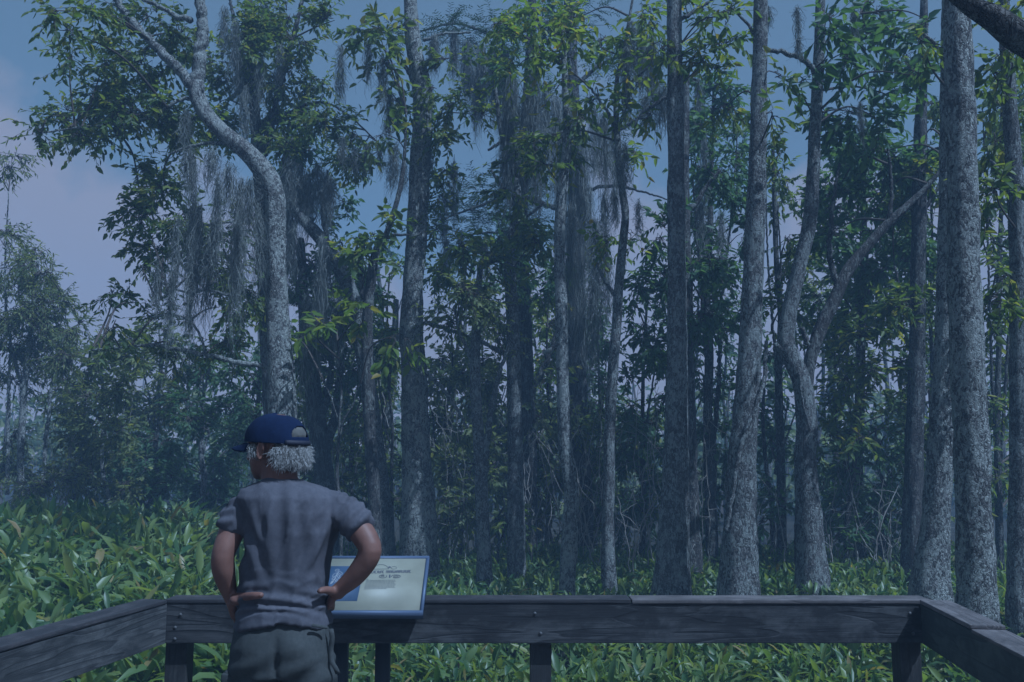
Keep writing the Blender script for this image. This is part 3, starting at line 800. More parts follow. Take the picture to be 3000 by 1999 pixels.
# ---- trousers
g = Geo()
PR = [(1800, 703, 960, .118, .004), (1842, 697, 967, .132, 0), (1885, 692, 970, .140, -.006), (1930, 687, 973, .142, -.008), (1962, 686, 975, .136, -.004)]
loft(g, [trow(*t) for t in PR[::-1]], 32, 2.6)
for cx, s in ((762, -1), (903, 1)):
    x = mp(cx, 1950)[0]
    zz = mp(cx, 1950)[2]
    loft(g, [((x + s * .004, MD + .01, .09), (.088, 0, 0), (0, .10, 0)), ((x + s * .003, MD + .005, .30), (.082, 0, 0), (0, .096, 0)), ((x, MD, .52), (.084, 0, 0), (0, .10, 0)),
             ((x, MD, zz - .1), (.086, 0, 0), (0, .118, 0)), ((x, MD, zz + .02), (.084, 0, 0), (0, .130, 0))], 24, 2.5)
def pants_disp(co, nr):
    x = (co[:, 0] - mo[0]) / PXM + 835; py = pyof(co)
    n1 = nz3(co, (8, 8, 6), 2.); n2 = nz3(co, (20, 20, 12), 7.)
    back = np.clip(-nr[:, 1], 0, 1)
    d = .006 * n1 + .004 * n2
    d -= .016 * back * np.exp(-((x - 846) / 9) ** 2) * np.clip((py - 1850) / 80, 0, 1)
    d += .012 * back * (np.exp(-((x - 775) / 45) ** 2) + np.exp(-((x - 905) / 45) ** 2)) * np.exp(-((py - 1900) / 45) ** 2)
    d += .005 * np.sin((py + (x - 846) * .5 + 25 * n1) / 13.) * np.clip((py - 1900) / 60, 0, 1)
    return d
pants = finish(remesh(g, .007, 4, .5), 'trousers', PANTS, man, pants_disp)
def patch(name, quad, thick, parent, mat):
    g = Geo(); q = [mp(*a) for a in quad]; f = [a - np.array((0, thick, 0)) for a in q]
    g.add(q + f, [(0, 1, 2, 3), (7, 6, 5, 4), (0, 4, 5, 1), (1, 5, 6, 2), (2, 6, 7, 3), (3, 7, 4, 0)])
    o = g.build(name, mat, parent, False, mo)
    b = o.modifiers.new('b', 'BEVEL'); b.width = .003; b.segments = 2
    return o
patch('back_pocket', [(915, 1826, -.118), (960, 1834, -.085), (962, 1843, -.085), (913, 1836, -.12)], .008, pants, PANTS)
patch('back_pocket', [(712, 1834, -.085), (756, 1828, -.118), (757, 1838, -.12), (713, 1844, -.085)], .008, pants, PANTS)
for px in (): patch('belt_loop', [(px - 3, 1813, -.128), (px + 3, 1813, -.128), (px + 3, 1829, -.132), (px - 3, 1829, -.132)], .005, pants, PANTS)
# cargo pocket on the left leg and the loose strap on the right
g = Geo(); c = mp(694, 1990, -.02); box(g, c + np.array((-.022, -.075, -.10)), c + np.array((.02, .075, .045)))
o = g.build('cargo_pocket', PANTS, pants, False, mo); b = o.modifiers.new('b', 'BEVEL'); b.width = .012; b.segments = 3
g = Geo(); c = mp(692, 1968, -.02); box(g, c + np.array((-.025, -.079, -.024)), c + np.array((.02, .079, .012)))
o = g.build('pocket_flap', PANTS, pants, False, mo); b = o.modifiers.new('b', 'BEVEL'); b.width = .006; b.segments = 2
g = Geo()
pts = [mp(969, 1843, -.06), mp(973, 1870, -.06), mp(969, 1905, -.055), mp(972, 1938, -.06), mp(982, 1956, -.065), mp(990, 1976, -.06)]
C = catmull(np.array(pts), .01)
V = np.vstack([C + np.array((-.008, 0, 0)), C + np.array((.008, .004, 0))]); n = len(C)
g.add(V, [(k, k + 1, n + k + 1, n + k) for k in range(n - 1)])
o = g.build('strap', PANTS, pants, True, mo); b = o.modifiers.new('s', 'SOLIDIFY'); b.thickness = .004
# shoes
SHOE = flat('shoe_brown', (.07, .05, .04), .7)
for x in (lx, rx):
    g = Geo()
    loft(g, [((x, MD - .085, .045), (.03, 0, 0), (0, 0, .044)), ((x, MD - .05, .052), (.043, 0, 0), (0, 0, .052)), ((x, MD + .05, .05), (.047, 0, 0), (0, 0, .05)), ((x, MD + .13, .036), (.052, 0, 0), (0, 0, .036)), ((x, MD + .19, .026), (.036, 0, 0), (0, 0, .026))], 20, 3.)
    finish(remesh(g, .006, 3), 'shoe', SHOE)

# ---- cap
capR = np.array((.088, .110, .088)); CC = np.array((0, -.008, .026))
def rim_z(y): return -.006 + .11 * (y - CC[1])              # rim lower at the back
g = Geo(); nu, nv = 132, 40; idx = -np.ones((nv + 1, nu), int); V = []; k = 0
for i in range(nv + 1):
    for j in range(nu):
        b = 2 * math.pi * j / nu                         # 0 = right, 90 deg = front
        a = (i / nv) * math.pi / 2                       # 0 rim .. top
        ca, sa = math.cos(a) ** .78 if i < nv else 0.0, math.sin(a)
        x, y = capR[0] * ca * math.cos(b), capR[1] * ca * math.sin(b)
        z = sa * capR[2] * (1 + .05 * math.sin(b))
        pan = 1 - .018 * max(0, 1 - abs(((b / (math.pi / 3) + .5) % 1) - .5) / .07) * (1 - sa * .7)
        wob = 1 + .02 * noise.noise(Vector((x * 30, y * 30, z * 30)))
        q = H(CC[0] + x * pan * wob, CC[1] + y * pan * wob, CC[2] + rim_z(CC[1] + y) * (1 - sa) + z)
        V.append(q)
def opened(i, j):
    b = 360 * (j + .5) / nu; db = abs((b - 270 + 180) % 360 - 180)
    zf = (i + .5) / nv
    return db < 31 and .14 < zf < .14 + .27 * math.sqrt(max(0, 1 - (db / 31) ** 2))
Q = [(i * nu + j, i * nu + (j + 1) % nu, (i + 1) * nu + (j + 1) % nu, (i + 1) * nu + j) for i in range(nv) for j in range(nu) if not opened(i, j)]
g.add(V, Q)
cap = g.build('cap', CAPM, man, True, mo)
b = cap.modifiers.new('s', 'SOLIDIFY'); b.thickness = .003; b.offset = 1
g = Geo(); V = []; nb_, nr_ = 25, 7                       # brim
for i in range(nr_):
    t = i / (nr_ - 1)
    for j in range(nb_):
        s = (j / (nb_ - 1)) * 2 - 1; ang = math.radians(90 - s * 62)
        x0, y0 = capR[0] * math.cos(ang), capR[1] * math.sin(ang)
        xo = s * .078; yo = CC[1] + .110 + .066 * math.sqrt(max(0, 1 - (abs(s)) ** 2.6)) - .045 * s * s
        x, y = x0 * (1 - t) + xo * t, (CC[1] + y0) * (1 - t) + yo * t
        z = CC[2] + rim_z(CC[1] + y0) - .004 - .012 * t - .016 * s * s * t
        V.append(H(x, y, z))
g.add(V, [(i * nb_ + j, i * nb_ + j + 1, (i + 1) * nb_ + j + 1, (i + 1) * nb_ + j) for i in range(nr_ - 1) for j in range(nb_ - 1)])
o = g.build('brim', CAPM, cap, True, mo); b = o.modifiers.new('s', 'SOLIDIFY'); b.thickness = .004
g = Geo(); ball(g, H(0, CC[1], CC[2] + capR[2] * 1.0), (.007, .007, .004), HR); g.build('button', CAPM, cap, True, mo)
g = Geo(); n = 18; V = []
for k in range(n):
    ang = math.radians(270 - 44 + 88 * k / (n - 1)); y0 = CC[1] + (capR[1] + .003) * math.sin(ang); x0 = (capR[0] + .003) * math.cos(ang)
    for dz in (-.003, .013): V.append(H(x0, y0, CC[2] + rim_z(y0) + dz))
g.add(V, [(2 * k, 2 * k + 2, 2 * k + 3, 2 * k + 1) for k in range(n - 1)])
o = g.build('cap_strap', CAPD, cap, True, mo); b = o.modifiers.new('s', 'SOLIDIFY'); b.thickness = .004; b.offset = 1

# ---- hair
rng = np.random.default_rng(3)
g = Geo()
for c, r in (((0, -.072, -.030), (.070, .040, .050)), ((-.050, -.062, -.018), (.026, .036, .036)), ((.050, -.062, -.018), (.026, .036, .036)), ((0, -.03, .045), (.074, .083, .050)),
             ((-.070, .030, .006), (.010, .020, .022)), ((.070, .030, .006), (.010, .020, .022))):
    ball(g, H(*c), r, HR)
hb = remesh(g, .006, 3)
def hair_disp(co, nr): return .004 * nz3(co, (70, 70, 70))
hair = finish(hb, 'hair', HAIRB, man, hair_disp)
g = Geo(); N = 6800
b = rng.uniform(math.radians(200), math.radians(340), N); z = rng.uniform(-.046, .004, N)
rx_ = np.where(z < -.02, .072 - .25 * (-.02 - z), .074)
x = rx_ * np.cos(b) * rng.uniform(.8, 1.04, N); y = -.022 + .080 * np.sin(b) * rng.uniform(.8, 1.08, N)
M1 = 420                                                      # tufts in front of the ears
x[:M1] = -.072 + rng.normal(0, .004, M1); y[:M1] = rng.uniform(.016, .052, M1); z[:M1] = rng.uniform(-.012, .018, M1)
p0 = HC + x[:, None] * hr + y[:, None] * hf + z[:, None] * hu
outw = unit(np.stack([x, y * 1.1 + .01, np.zeros(N)], -1)); outw = outw @ np.stack([hr, hf, hu])
Ln = rng.uniform(.018, .042, (N, 1))
dr = unit(outw * rng.uniform(.3, 1.0, (N, 1)) + np.array((0, 0, -1.)) * rng.uniform(.2, 1.0, (N, 1)) + rng.standard_normal((N, 3)) * .36)
dr[:M1] = unit(-hf * 0.9 + np.array((0, 0, -.5)) + rng.standard_normal((M1, 3)) * .3); Ln[:M1] *= .7
p1 = p0 + dr * Ln * .5 + outw * .006 + rng.standard_normal((N, 3)) * .003; p2 = p0 + dr * Ln * .7 + rng.standard_normal((N, 3)) * .007 + np.array((0, 0, -.008))
twigs3(g, p0, p1, p2, .0007, .0004)
tag(g.build('hair_strands', HAIR, hair, True, mo), kind='stuff')

# ================================================================== TALL TREES
T1c = [(110, 385, 45, 28), (190, 335, 70, 45), (275, 320, 85, 55), (360, 330, 85, 60), (440, 335, 80, 60), (250, 400, 60, 30), (370, 255, 75, 45), (210, 165, 45, 28), (300, 185, 60, 35),
       (420, 175, 75, 45), (500, 205, 60, 45), (150, 30, 50, 35, -1.5), (190, 85, 45, 30, -1.5), (250, 30, 50, 35, -1.2), (370, 30, 50, 30, .5), (460, 60, 60, 45), (530, 110, 55, 45), (510, 410, 60, 50), (560, 350, 55, 45),
       (420, 500, 55, 45), (410, 590, 45, 45), (480, 560, 60, 50), (430, 660, 40, 50), (520, 640, 70, 50), (460, 730, 60, 40), (560, 720, 70, 50), (640, 690, 60, 60), (410, 775, 35, 25), (690, 790, 50, 40), (600, 810, 50, 35),
       (330, 865, 28, 28), (400, 885, 35, 20), (470, 935, 50, 25), (640, 900, 55, 40), (720, 860, 55, 50), (310, 960, 45, 22, -.5), (660, 1000, 50, 30), (540, 1060, 60, 30)]
make_tree('leaning_tree', 'pale lichen-covered tree with a trunk bent sharply left above the blue cap', 
    [(834, 1750, 108), (832, 1500, 95), (828, 1250, 86), (818, 1020, 74), (809, 800, 62), (807, 640, 60), (804, 572, 60), (790, 528, 62), (758, 484, 58), (712, 436, 52), (650, 385, 48), (602, 330, 45), (576, 275, 46), (576, 240, 42)], 11, BARK_PALE,
    [[(577, 275, 42), (582, 180, 40), (595, 80, 34), (580, -40, 30), (590, -220, 24), (560, -420, 14)], [(577, 275, 38), (520, 205, 31), (450, 130, 27), (395, 70, 23), (340, 0, 20), (290, -90, 15), (200, -220, 8)],
     [(600, 300, 15), (540, 290, 13), (480, 320, 11), (400, 355, 9, .3), (250, 372, 7, .3), (120, 390, 4, .3)], [(700, 425, 16), (640, 420, 12), (570, 425, 9), (500, 450, 6)], [(800, 560, 14), (745, 595, 11), (690, 645, 8), (600, 660, 6)],
     [(800, 1075, 18), (700, 1062, 16), (580, 1036, 14), (460, 1012, 11), (380, 1016, 8), (270, 1026, 5)], [(600, 1035, 9), (588, 985, 8), (555, 940, 7), (505, 922, 5), (440, 930, 4)], [(700, 870, 11), (650, 860, 10), (600, 850, 8), (560, 862, 7), (510, 850, 6), (460, 885, 4)],
     [(560, 60, 20), (520, 50, 16), (470, 20, 13), (420, 0, 10), (360, -30, 6)]], T1c, L_MID, .105, .85, twr=.004, jit=.5, push=.75)
make_tree('slender_tree', 'slender mossy tree rising behind the bend of the pale leaning trunk', [(800, 1400, 46), (790, 1150, 42), (775, 900, 38), (762, 560, 36), (747, 330, 31), (736, 150, 27), (728, 0, 23), (722, -200, 17)], 13.5, BARK_DARK,
    [[(765, 480, 26), (800, 340, 23), (835, 190, 19), (872, 60, 14), (900, -60, 9)], [(790, 370, 16), (850, 330, 13), (930, 300, 9), (1010, 330, 6), (1110, 420, 4)], [(745, 330, 18), (720, 220, 16), (690, 90, 12), (670, -30, 8)]],
    [(700, 130, 55, 50), (640, 180, 50, 50), (690, 250, 55, 50), (760, 110, 60, 50), (830, 230, 60, 45), (800, 330, 60, 45), (880, 130, 60, 40), (900, 330, 60, 40), (960, 370, 60, 40), (850, 420, 60, 40), (1040, 400, 50, 30), (1060, 460, 55, 25), (770, 30, 60, 40), (860, 40, 55, 35), (940, 250, 45, 35), (1010, 480, 60, 30), (680, 370, 50, 45), (620, 330, 50, 40), (980, 60, 50, 30)], L_MID, .11)
make_tree('broken_tree', 'mossy grey tree leaning left between the bent trunk and the straight flaky one', [(1128, 1600, 58), (1112, 1400, 52), (1086, 1200, 48), (1068, 1050, 47), (1050, 930, 45), (1010, 820, 43), (965, 735, 41), (915, 672, 37), (872, 622, 33), (842, 560, 28), (832, 480, 22), (862, 400, 14)], 13, BARK_GREY,
    [[(965, 735, 16), (945, 640, 13), (948, 560, 10), (960, 500, 7)], [(870, 640, 14), (860, 700, 11), (880, 760, 9)]],
    [(900, 450, 60, 40), (880, 540, 50, 50), (1000, 590, 30, 22), (930, 640, 30, 22), (890, 770, 55, 45), (1000, 760, 60, 40), (960, 870, 70, 45), (870, 900, 55, 50), (1060, 830, 55, 45)], L_DARK, .12, push=1.2)
make_tree('shaggy_tree', 'dark shaggy vine-draped trunk behind the cap and shoulder of the person', [(965, 1620, 62), (945, 1350, 54), (918, 1150, 48), (900, 1000, 42), (888, 850, 32), (880, 700, 22)], 14, BARK_DARK,
    [[(945, 1350, 30), (985, 1200, 26), (1000, 1050, 22), (1010, 900, 14)], [(930, 1250, 26), (960, 1150, 20), (975, 1000, 15)]],
    [(1000, 960, 60, 40), (930, 980, 55, 40), (880, 1050, 50, 40), (1030, 1080, 50, 50)], L_DARK, .12)
make_tree('forked_sapling', 'thin dark sapling with drooping broad leaves beside the straight flaky trunk', [(1098, 1500, 38), (1085, 1300, 37), (1078, 1100, 36), (1076, 950, 34), (1090, 800, 29), (1105, 728, 23), (1130, 690, 18), (1160, 600, 15), (1178, 520, 14), (1186, 440, 10), (1190, 330, 6)], 12.3, BARK_DARK,
    [[(1108, 722, 14), (1150, 690, 11), (1200, 690, 7)], [(1078, 950, 22), (1062, 850, 16), (1056, 740, 10)]],
    [(1090, 680, 55, 32, -.3), (1130, 660, 40, 25, -.3), (1060, 760, 45, 35), (1110, 100, 55, 45, .3), (1050, 90, 40, 35, .3), (1130, 190, 40, 40), (1140, 280, 40, 40), (1120, 390, 50, 25)], L_MID, .17, .9, K=6)
make_tree('straight_tree', 'straight flaky grey tree rising behind the slanted sign panel', [(1228, 1680, 124), (1226, 1500, 100), (1218, 1300, 84), (1212, 1100, 74), (1205, 950, 68), (1212, 800, 63), (1222, 650, 61), (1230, 500, 61), (1238, 350, 59), (1236, 250, 57), (1216, 160, 50), (1206, 80, 46), (1202, 0, 40), (1198, -200, 30), (1195, -420, 16)], 12.8, BARK_PALE,
    [[(1212, 240, 18), (1192, 200, 14), (1165, 180, 9)], [(1242, 942, 15), (1330, 972, 11), (1420, 1002, 8)], [(1236, 1082, 15), (1290, 1132, 13), (1340, 1200, 11), (1368, 1255, 8)], [(1240, 120, 12), (1300, 100, 9), (1380, 95, 6)], [(1205, 60, 10), (1130, 90, 7), (1060, 60, 4)]],
    [(1320, 170, 35, 35), (1345, 290, 50, 40), (1400, 335, 45, 25), (1295, 410, 32, 40), (1300, 490, 32, 35), (1290, 560, 28, 28), (1270, 250, 28, 30), (1290, 680, 40, 30), (1300, 780, 50, 35), (1370, 830, 60, 35), (1270, 380, 26, 30)], L_MID, .115, .9)
make_tree('bald_cypress', 'tall dark cypress trunk hung with long grey moss, standing behind the smooth pale stem', [(1704, 1600, 74), (1697, 1400, 68), (1691, 1200, 62), (1688, 1000, 58), (1686, 800, 54), (1690, 600, 51), (1681, 400, 47), (1673, 200, 41), (1668, 0, 34), (1665, -250, 24), (1660, -500, 10)], 16.5, BARK_DARK,
    [[(1688, 640, 19), (1600, 600, 15), (1500, 575, 12), (1400, 605, 8), (1290, 645, 5)], [(1690, 700, 17), (1590, 690, 13), (1480, 680, 9), (1350, 690, 5)], [(1700, 560, 13), (1800, 545, 10), (1880, 562, 7), (1965, 588, 4)], [(1672, 130, 15), (1560, 112, 13), (1440, 100, 11), (1330, 70, 8), (1190, 105, 4)], [(1676, 260, 15), (1760, 190, 12), (1850, 160, 9), (1930, 200, 6)], [(1680, 420, 16), (1590, 360, 12), (1500, 330, 8)], [(1684, 330, 15), (1800, 380, 12), (1890, 330, 9), (1950, 260, 6)]],
    [], None, .1)
# feathery cypress plumes
def plume(tree_label, items, d, mat=L_NEEDLE):
    t = [o for o in bpy.data.objects if o.get('label') == tree_label][0]
    rng = np.random.default_rng(hash_(tree_label)); g, gt = Geo(), Geo(); org = np.array(t.location)
    for px, py, rx, ry in items:
        c = P(px, py, d + rng.uniform(-.8, .8)); r = np.array((W(rx, d), W(rx, d) * .7, W(ry, d)))
        n = int(28 * rx / 50)
        u = rand_unit(n, rng) * rng.random((n, 1)) ** .5
        a = c + u * r; dd = unit(u * np.array((1, 1, .3)) + rng.standard_normal((n, 3)) * .3); e = a + dd * .45 - np.array((0, 0, .08))
        twigs3(gt, a, (a + e) / 2 + np.array((0, 0, .03)), e, .004, .002)
        k = 16; t_ = np.linspace(0, 1, k)[None, :, None]
        p = a[:, None] + (e - a)[:, None] * t_; s = unit(np.cross(dd, (0, 0, 1.)))[:, None] * np.where(np.arange(k) % 2 == 0, 1., -1.)[None, :, None]
        ld = s + dd[:, None] * .5 + rng.standard_normal((n, k, 3)) * .2
        ll = rng.uniform(.06, .11, n * k)
        leaves(g, p.reshape(-1, 3), ld.reshape(-1, 3), (np.array((0, 0, 1.)) + rng.standard_normal((n, k, 3)) * .3).reshape(-1, 3), ll, ll * .22)
    tag(g.build('crown', mat, t, False, org), kind='stuff'); tag(gt.build('twigs', TWIG, t, False, org), kind='stuff')
plume('tall dark cypress trunk hung with long grey moss, standing behind the smooth pale stem',
      [(1330, 630, 60, 25), (1400, 560, 60, 30), (1460, 530, 60, 30), (1400, 640, 70, 35), (1480, 620, 70, 40), (1540, 570, 60, 40), (1560, 660, 50, 40), (1380, 700, 70, 30), (1600, 520, 40, 50), (1380, 110, 70, 40), (1450, 80, 60, 45), (1480, 150, 50, 50), (1310, 70, 50, 22), (1180, 100, 40, 18), (1780, 180, 50, 40), (1870, 170, 50, 40), (1920, 260, 40, 40), (1800, 400, 45, 40), (1560, 350, 50, 40), (1640, 60, 60, 60), (1730, 30, 50, 50), (1620, 300, 40, 60), (1760, 470, 40, 30), (1500, 350, 50, 40)], 16.5)
make_tree('mossy_tree', 'dark mossy trunk half hidden behind the slim grey tree near the sign', [(1548, 1560, 52), (1546, 1250, 49), (1536, 950, 45), (1526, 700, 41), (1531, 500, 37), (1546, 300, 33), (1556, 100, 29), (1561, -120, 22), (1560, -350, 10)], 15.5, BARK_DARK,
    [[(1556, 1150, 22), (1600, 1060, 17), (1640, 950, 11)], [(1530, 480, 16), (1480, 420, 12), (1430, 440, 8)], [(1526, 640, 16), (1480, 560, 13), (1440, 500, 8)]],
    [(1450, 740, 60, 45), (1560, 700, 45, 40), (1600, 800, 50, 40), (1480, 830, 50, 40), (1450, 220, 50, 40), (1520, 60, 50, 40), (1620, 30, 50, 40)], L_DARK, .14)
make_tree('pale_stem', 'smooth pale slender stem leaning slightly, in front of the dark cypress', [(1662, 1720, 48), (1670, 1560, 46), (1673, 1440, 42), (1656, 1300, 40), (1650, 1150, 37), (1645, 950, 35), (1640, 780, 33), (1641, 640, 32), (1651, 520, 30), (1661, 420, 26), (1656, 250, 20), (1650, 80, 12)], 11.3, BARK_PALE,
    [[(1652, 1010, 18), (1630, 1018, 16), (1595, 1035, 13)]], [(1640, 380, 50, 40), (1600, 480, 40, 30), (1700, 340, 40, 35)], L_MID, .13)
make_tree('grey_tree', 'slim grey lichen trunk among the marsh leaves right of the sign', [(1513, 1680, 56), (1512, 1480, 47), (1508, 1250, 43), (1505, 1050, 41), (1500, 900, 39), (1495, 800, 37), (1500, 700, 34), (1516, 620, 30), (1502, 480, 24), (1470, 390, 17), (1450, 250, 10)], 12.6, BARK_GREY,
    [[(1502, 1050, 17), (1450, 1022, 14), (1408, 1000, 11)], [(1500, 700, 14), (1540, 640, 11), (1590, 600, 7)]],
    [(1540, 650, 45, 30, -.4), (1440, 700, 50, 40), (1490, 560, 40, 40), (1570, 720, 50, 35), (1420, 780, 45, 40), (1560, 420, 35, 40), (1350, 720, 60, 30), (1510, 440, 30, 30)], L_MID, .135)
make_tree('thin_tree', 'thin forked grey stem rising closest to the right end of the sign', [(1420, 1720, 46), (1416, 1560, 39), (1409, 1400, 37), (1400, 1250, 34), (1392, 1100, 31), (1395, 950, 27), (1400, 850, 21), (1412, 760, 14)], 12.2, BARK_GREY,
    [[(1412, 1410, 27), (1425, 1300, 22), (1440, 1200, 18), (1462, 1100, 14), (1490, 1010, 9)], [(1392, 1080, 14), (1350, 980, 10), (1330, 900, 6)]],
    [(1360, 850, 55, 40), (1330, 930, 50, 30), (1420, 890, 50, 30), (1450, 970, 40, 30)], L_OLIVE, .09, .8)
make_tree('crooked_tree', 'thin crooked stem with mossy joints left of the broad-based straight trunk', [(1785, 1700, 44), (1781, 1560, 36), (1784, 1400, 33), (1786, 1250, 32), (1796, 1100, 31), (1806, 950, 29), (1816, 800, 27), (1831, 660, 23), (1829, 600, 23), (1815, 500, 20), (1808, 380, 18), (1806, 250, 14), (1832, 120, 10), (1860, -40, 6)], 11.6, BARK_GREY,
    [[(1810, 880, 14), (1770, 820, 10), (1740, 760, 7)], [(1812, 420, 12), (1780, 330, 10), (1720, 250, 7), (1650, 190, 5)], [(1808, 300, 10), (1850, 240, 8), (1900, 200, 5)]],
    [(1450, 55, 45, 35), (1560, 140, 55, 40), (1650, 105, 70, 45), (1680, 170, 50, 30), (1510, 200, 45, 35), (1640, 245, 30, 22), (1740, 290, 50, 30), (1700, 50, 55, 40), (1830, 140, 45, 40), (1870, 240, 45, 30), (1900, 70, 45, 35), (1830, 340, 40, 35), (1865, 440, 30, 40), (1560, 420, 30, 28), (1760, 110, 45, 40), (1590, 50, 55, 35), (1500, 110, 40, 40), (1780, 700, 40, 30), (1850, 690, 35, 28), (1880, 30, 50, 35)], L_BRIGHT, .14, .65, K=6)
make_tree('flared_tree', 'straight grey trunk with broad flared foot and an evenly rough bark', [(1966, 1775, 138), (1968, 1700, 110), (1972, 1600, 91), (1978, 1450, 77), (1982, 1250, 67), (1984, 1000, 60), (1982, 700, 54), (1980, 400, 49), (1977, 200, 47), (1975, 0, 44), (1973, -250, 36), (1970, -520, 22)], 10.5, BARK_GREY,
    [[(1985, 255, 16), (1930, 300, 13), (1880, 330, 10), (1860, 370, 6)], [(1990, 60, 14), (2040, 30, 11), (2100, -10, 8), (2180, -60, 5)]],
    [(2060, 70, 50, 35), (2110, 130, 45, 35), (2140, 50, 40, 35), (2050, 150, 40, 35), (1900, 330, 40, 25), (1930, 120, 40, 40), (2080, 190, 45, 35), (2020, 10, 50, 25)], L_BRIGHT, .14, .8, K=6)
make_tree('dark_tree', 'dark trunk tucked right behind the flared straight trunk', [(2018, 1650, 76), (2016, 1450, 62), (2014, 1300, 54), (2010, 1000, 46), (2004, 700, 40), (2002, 450, 34), (2010, 200, 24)], 13, BARK_DARK,
    [[(2010, 900, 18), (1950, 840, 13), (1890, 820, 8)], [(2005, 640, 18), (2060, 560, 14), (2110, 500, 9)]], [(1930, 800, 60, 45), (1880, 860, 50, 45), (2070, 480, 60, 50), (1940, 680, 50, 45), (2060, 900, 55, 50), (1900, 1010, 60, 45), (2080, 760, 50, 50)], L_DARK, .13)
make_tree('pitted_tree', 'grey trunk leaning right with pitted bark and a dark vine, behind the rail', [(2160, 1800, 132), (2165, 1650, 104), (2172, 1450, 86), (2180, 1250, 76), (2195, 1050, 69), (2205, 850, 63), (2215, 600, 56), (2221, 400, 51), (2226, 200, 46), (2229, 0, 41), (2232, -250, 32), (2240, -520, 18)], 9.8, BARK_GREY,
    [[(2130, 1560, 12, -.12), (2165, 1330, 14, -.14), (2205, 1215, 14, -.14), (2238, 1120, 13, -.08), (2245, 1000, 11, .1)], [(2225, 120, 12), (2180, 60, 9), (2140, 20, 6)]],
    [(2290, 225, 35, 25), (2260, 330, 28, 40), (2140, 300, 40, 40)], L_MID, .13, .8)
make_tree('curved_tree', 'curved pale trunk with a knee and a broken stub halfway up', [(2377, 1720, 100), (2372, 1560, 76), (2363, 1430, 66), (2360, 1330, 62), (2366, 1260, 60), (2355, 1150, 57), (2335, 1085, 54), (2312, 1035, 52), (2302, 985, 48), (2311, 920, 46), (2326, 850, 44), (2350, 750, 42), (2372, 650, 40), (2382, 520, 38), (2386, 400, 36), (2395, 250, 34), (2401, 120, 32), (2404, 0, 30), (2408, -200, 22), (2420, -400, 10)], 11, BARK_GREY,
    [[(2312, 1040, 40), (2288, 1018, 34), (2272, 1010, 26)], [(2392, 225, 20), (2372, 192, 18), (2335, 166, 16), (2290, 152, 15), (2246, 147, 13)], [(2340, 1090, 7, -.12), (2352, 1180, 7, -.14), (2372, 1260, 7, -.14)], [(2400, 140, 10), (2460, 90, 8), (2520, 40, 6)]],
    [(2400, 110, 50, 30, -.5), (2350, 235, 28, 28, -.5), (2420, 60, 50, 30, -.5), (2480, 150, 50, 45), (2530, 90, 55, 40), (2560, 190, 45, 40), (2620, 100, 45, 40), (2680, 220, 40, 40, -.8), (2500, 330, 60, 50), (2590, 360, 55, 50), (2420, 330, 30, 40), (2640, 290, 45, 40), (2720, 60, 50, 40), (2560, 20, 60, 35)], L_DARK, .17, .9, K=6)
make_tree('diagonal_tree', 'dark tree slanting right behind the curved trunk', [(2352, 1560, 46), (2356, 1300, 42), (2362, 1150, 38), (2373, 1060, 36), (2402, 970, 37), (2440, 890, 37), (2480, 800, 35), (2540, 722, 29), (2600, 657, 26), (2670, 592, 20), (2722, 540, 14), (2800, 440, 7)], 11.4, BARK_DARK,
    [[(2455, 850, 22), (2432, 750, 17), (2440, 600, 12), (2460, 480, 8)], [(2600, 660, 16), (2612, 560, 12), (2600, 420, 8)], [(2380, 1050, 18), (2350, 960, 14)]],
    [(2450, 560, 65, 55), (2530, 500, 65, 55), (2600, 440, 60, 55), (2440, 680, 60, 50), (2650, 520, 55, 50), (2700, 430, 40, 50), (2560, 620, 50, 35), (2480, 430, 60, 50), (2700, 700, 50, 50), (2620, 780, 60, 50)], L_DARK, .15, push=1.5)
make_tree('dark_pole_tree', 'dark straight pole-like trunk left of the pair at the bend of the railing', [(2672, 1660, 64), (2676, 1450, 53), (2681, 1250, 48), (2686, 1050, 45), (2690, 800, 42), (2693, 600, 40), (2696, 420, 36), (2701, 250, 30), (2706, 50, 24), (2710, -150, 14)], 12.6, BARK_DARK,
    [[(2690, 640, 14), (2730, 580, 11), (2760, 520, 8)], [(2680, 900, 14), (2640, 850, 10), (2620, 780, 7)]], [(2640, 640, 50, 50), (2720, 520, 40, 50), (2650, 900, 55, 50), (2640, 150, 45, 50), (2740, 850, 40, 60), (2720, 300, 35, 50)], L_MID, .13)
make_tree('bright_foot_tree', 'grey blotched trunk with a sunlit flared foot, just left of the thickest trunk', [(2728, 1745, 118), (2734, 1650, 94), (2744, 1500, 78), (2757, 1300, 75), (2768, 1100, 68), (2775, 900, 62), (2778, 700, 57), (2780, 400, 54), (2782, 150, 50), (2784, -150, 44), (2786, -450, 26)], 9.3, BARK_PALE,
    [[(2780, 200, 14), (2740, 130, 11), (2690, 90, 7)]], [(2700, 120, 40, 35)], L_MID, .13, .8)
make_tree('thick_tree', 'thickest lichen-blotched trunk, standing just beyond the right-hand rail', [(2864, 2060, 146), (2862, 1900, 128), (2858, 1700, 108), (2852, 1500, 100), (2845, 1300, 96), (2836, 1100, 96), (2828, 900, 92), (2820, 600, 87), (2812, 300, 84), (2805, 100, 80), (2800, -150, 70), (2790, -500, 45), (2780, -800, 22)], 7.6, BARK_PALE,
    [[(2805, -80, 30), (2700, -250, 24), (2560, -420, 16)], [(2800, -120, 30), (2930, -300, 22), (3080, -450, 14)]], [(2850, -700, 120, 60)], L_MID, .14, .7)
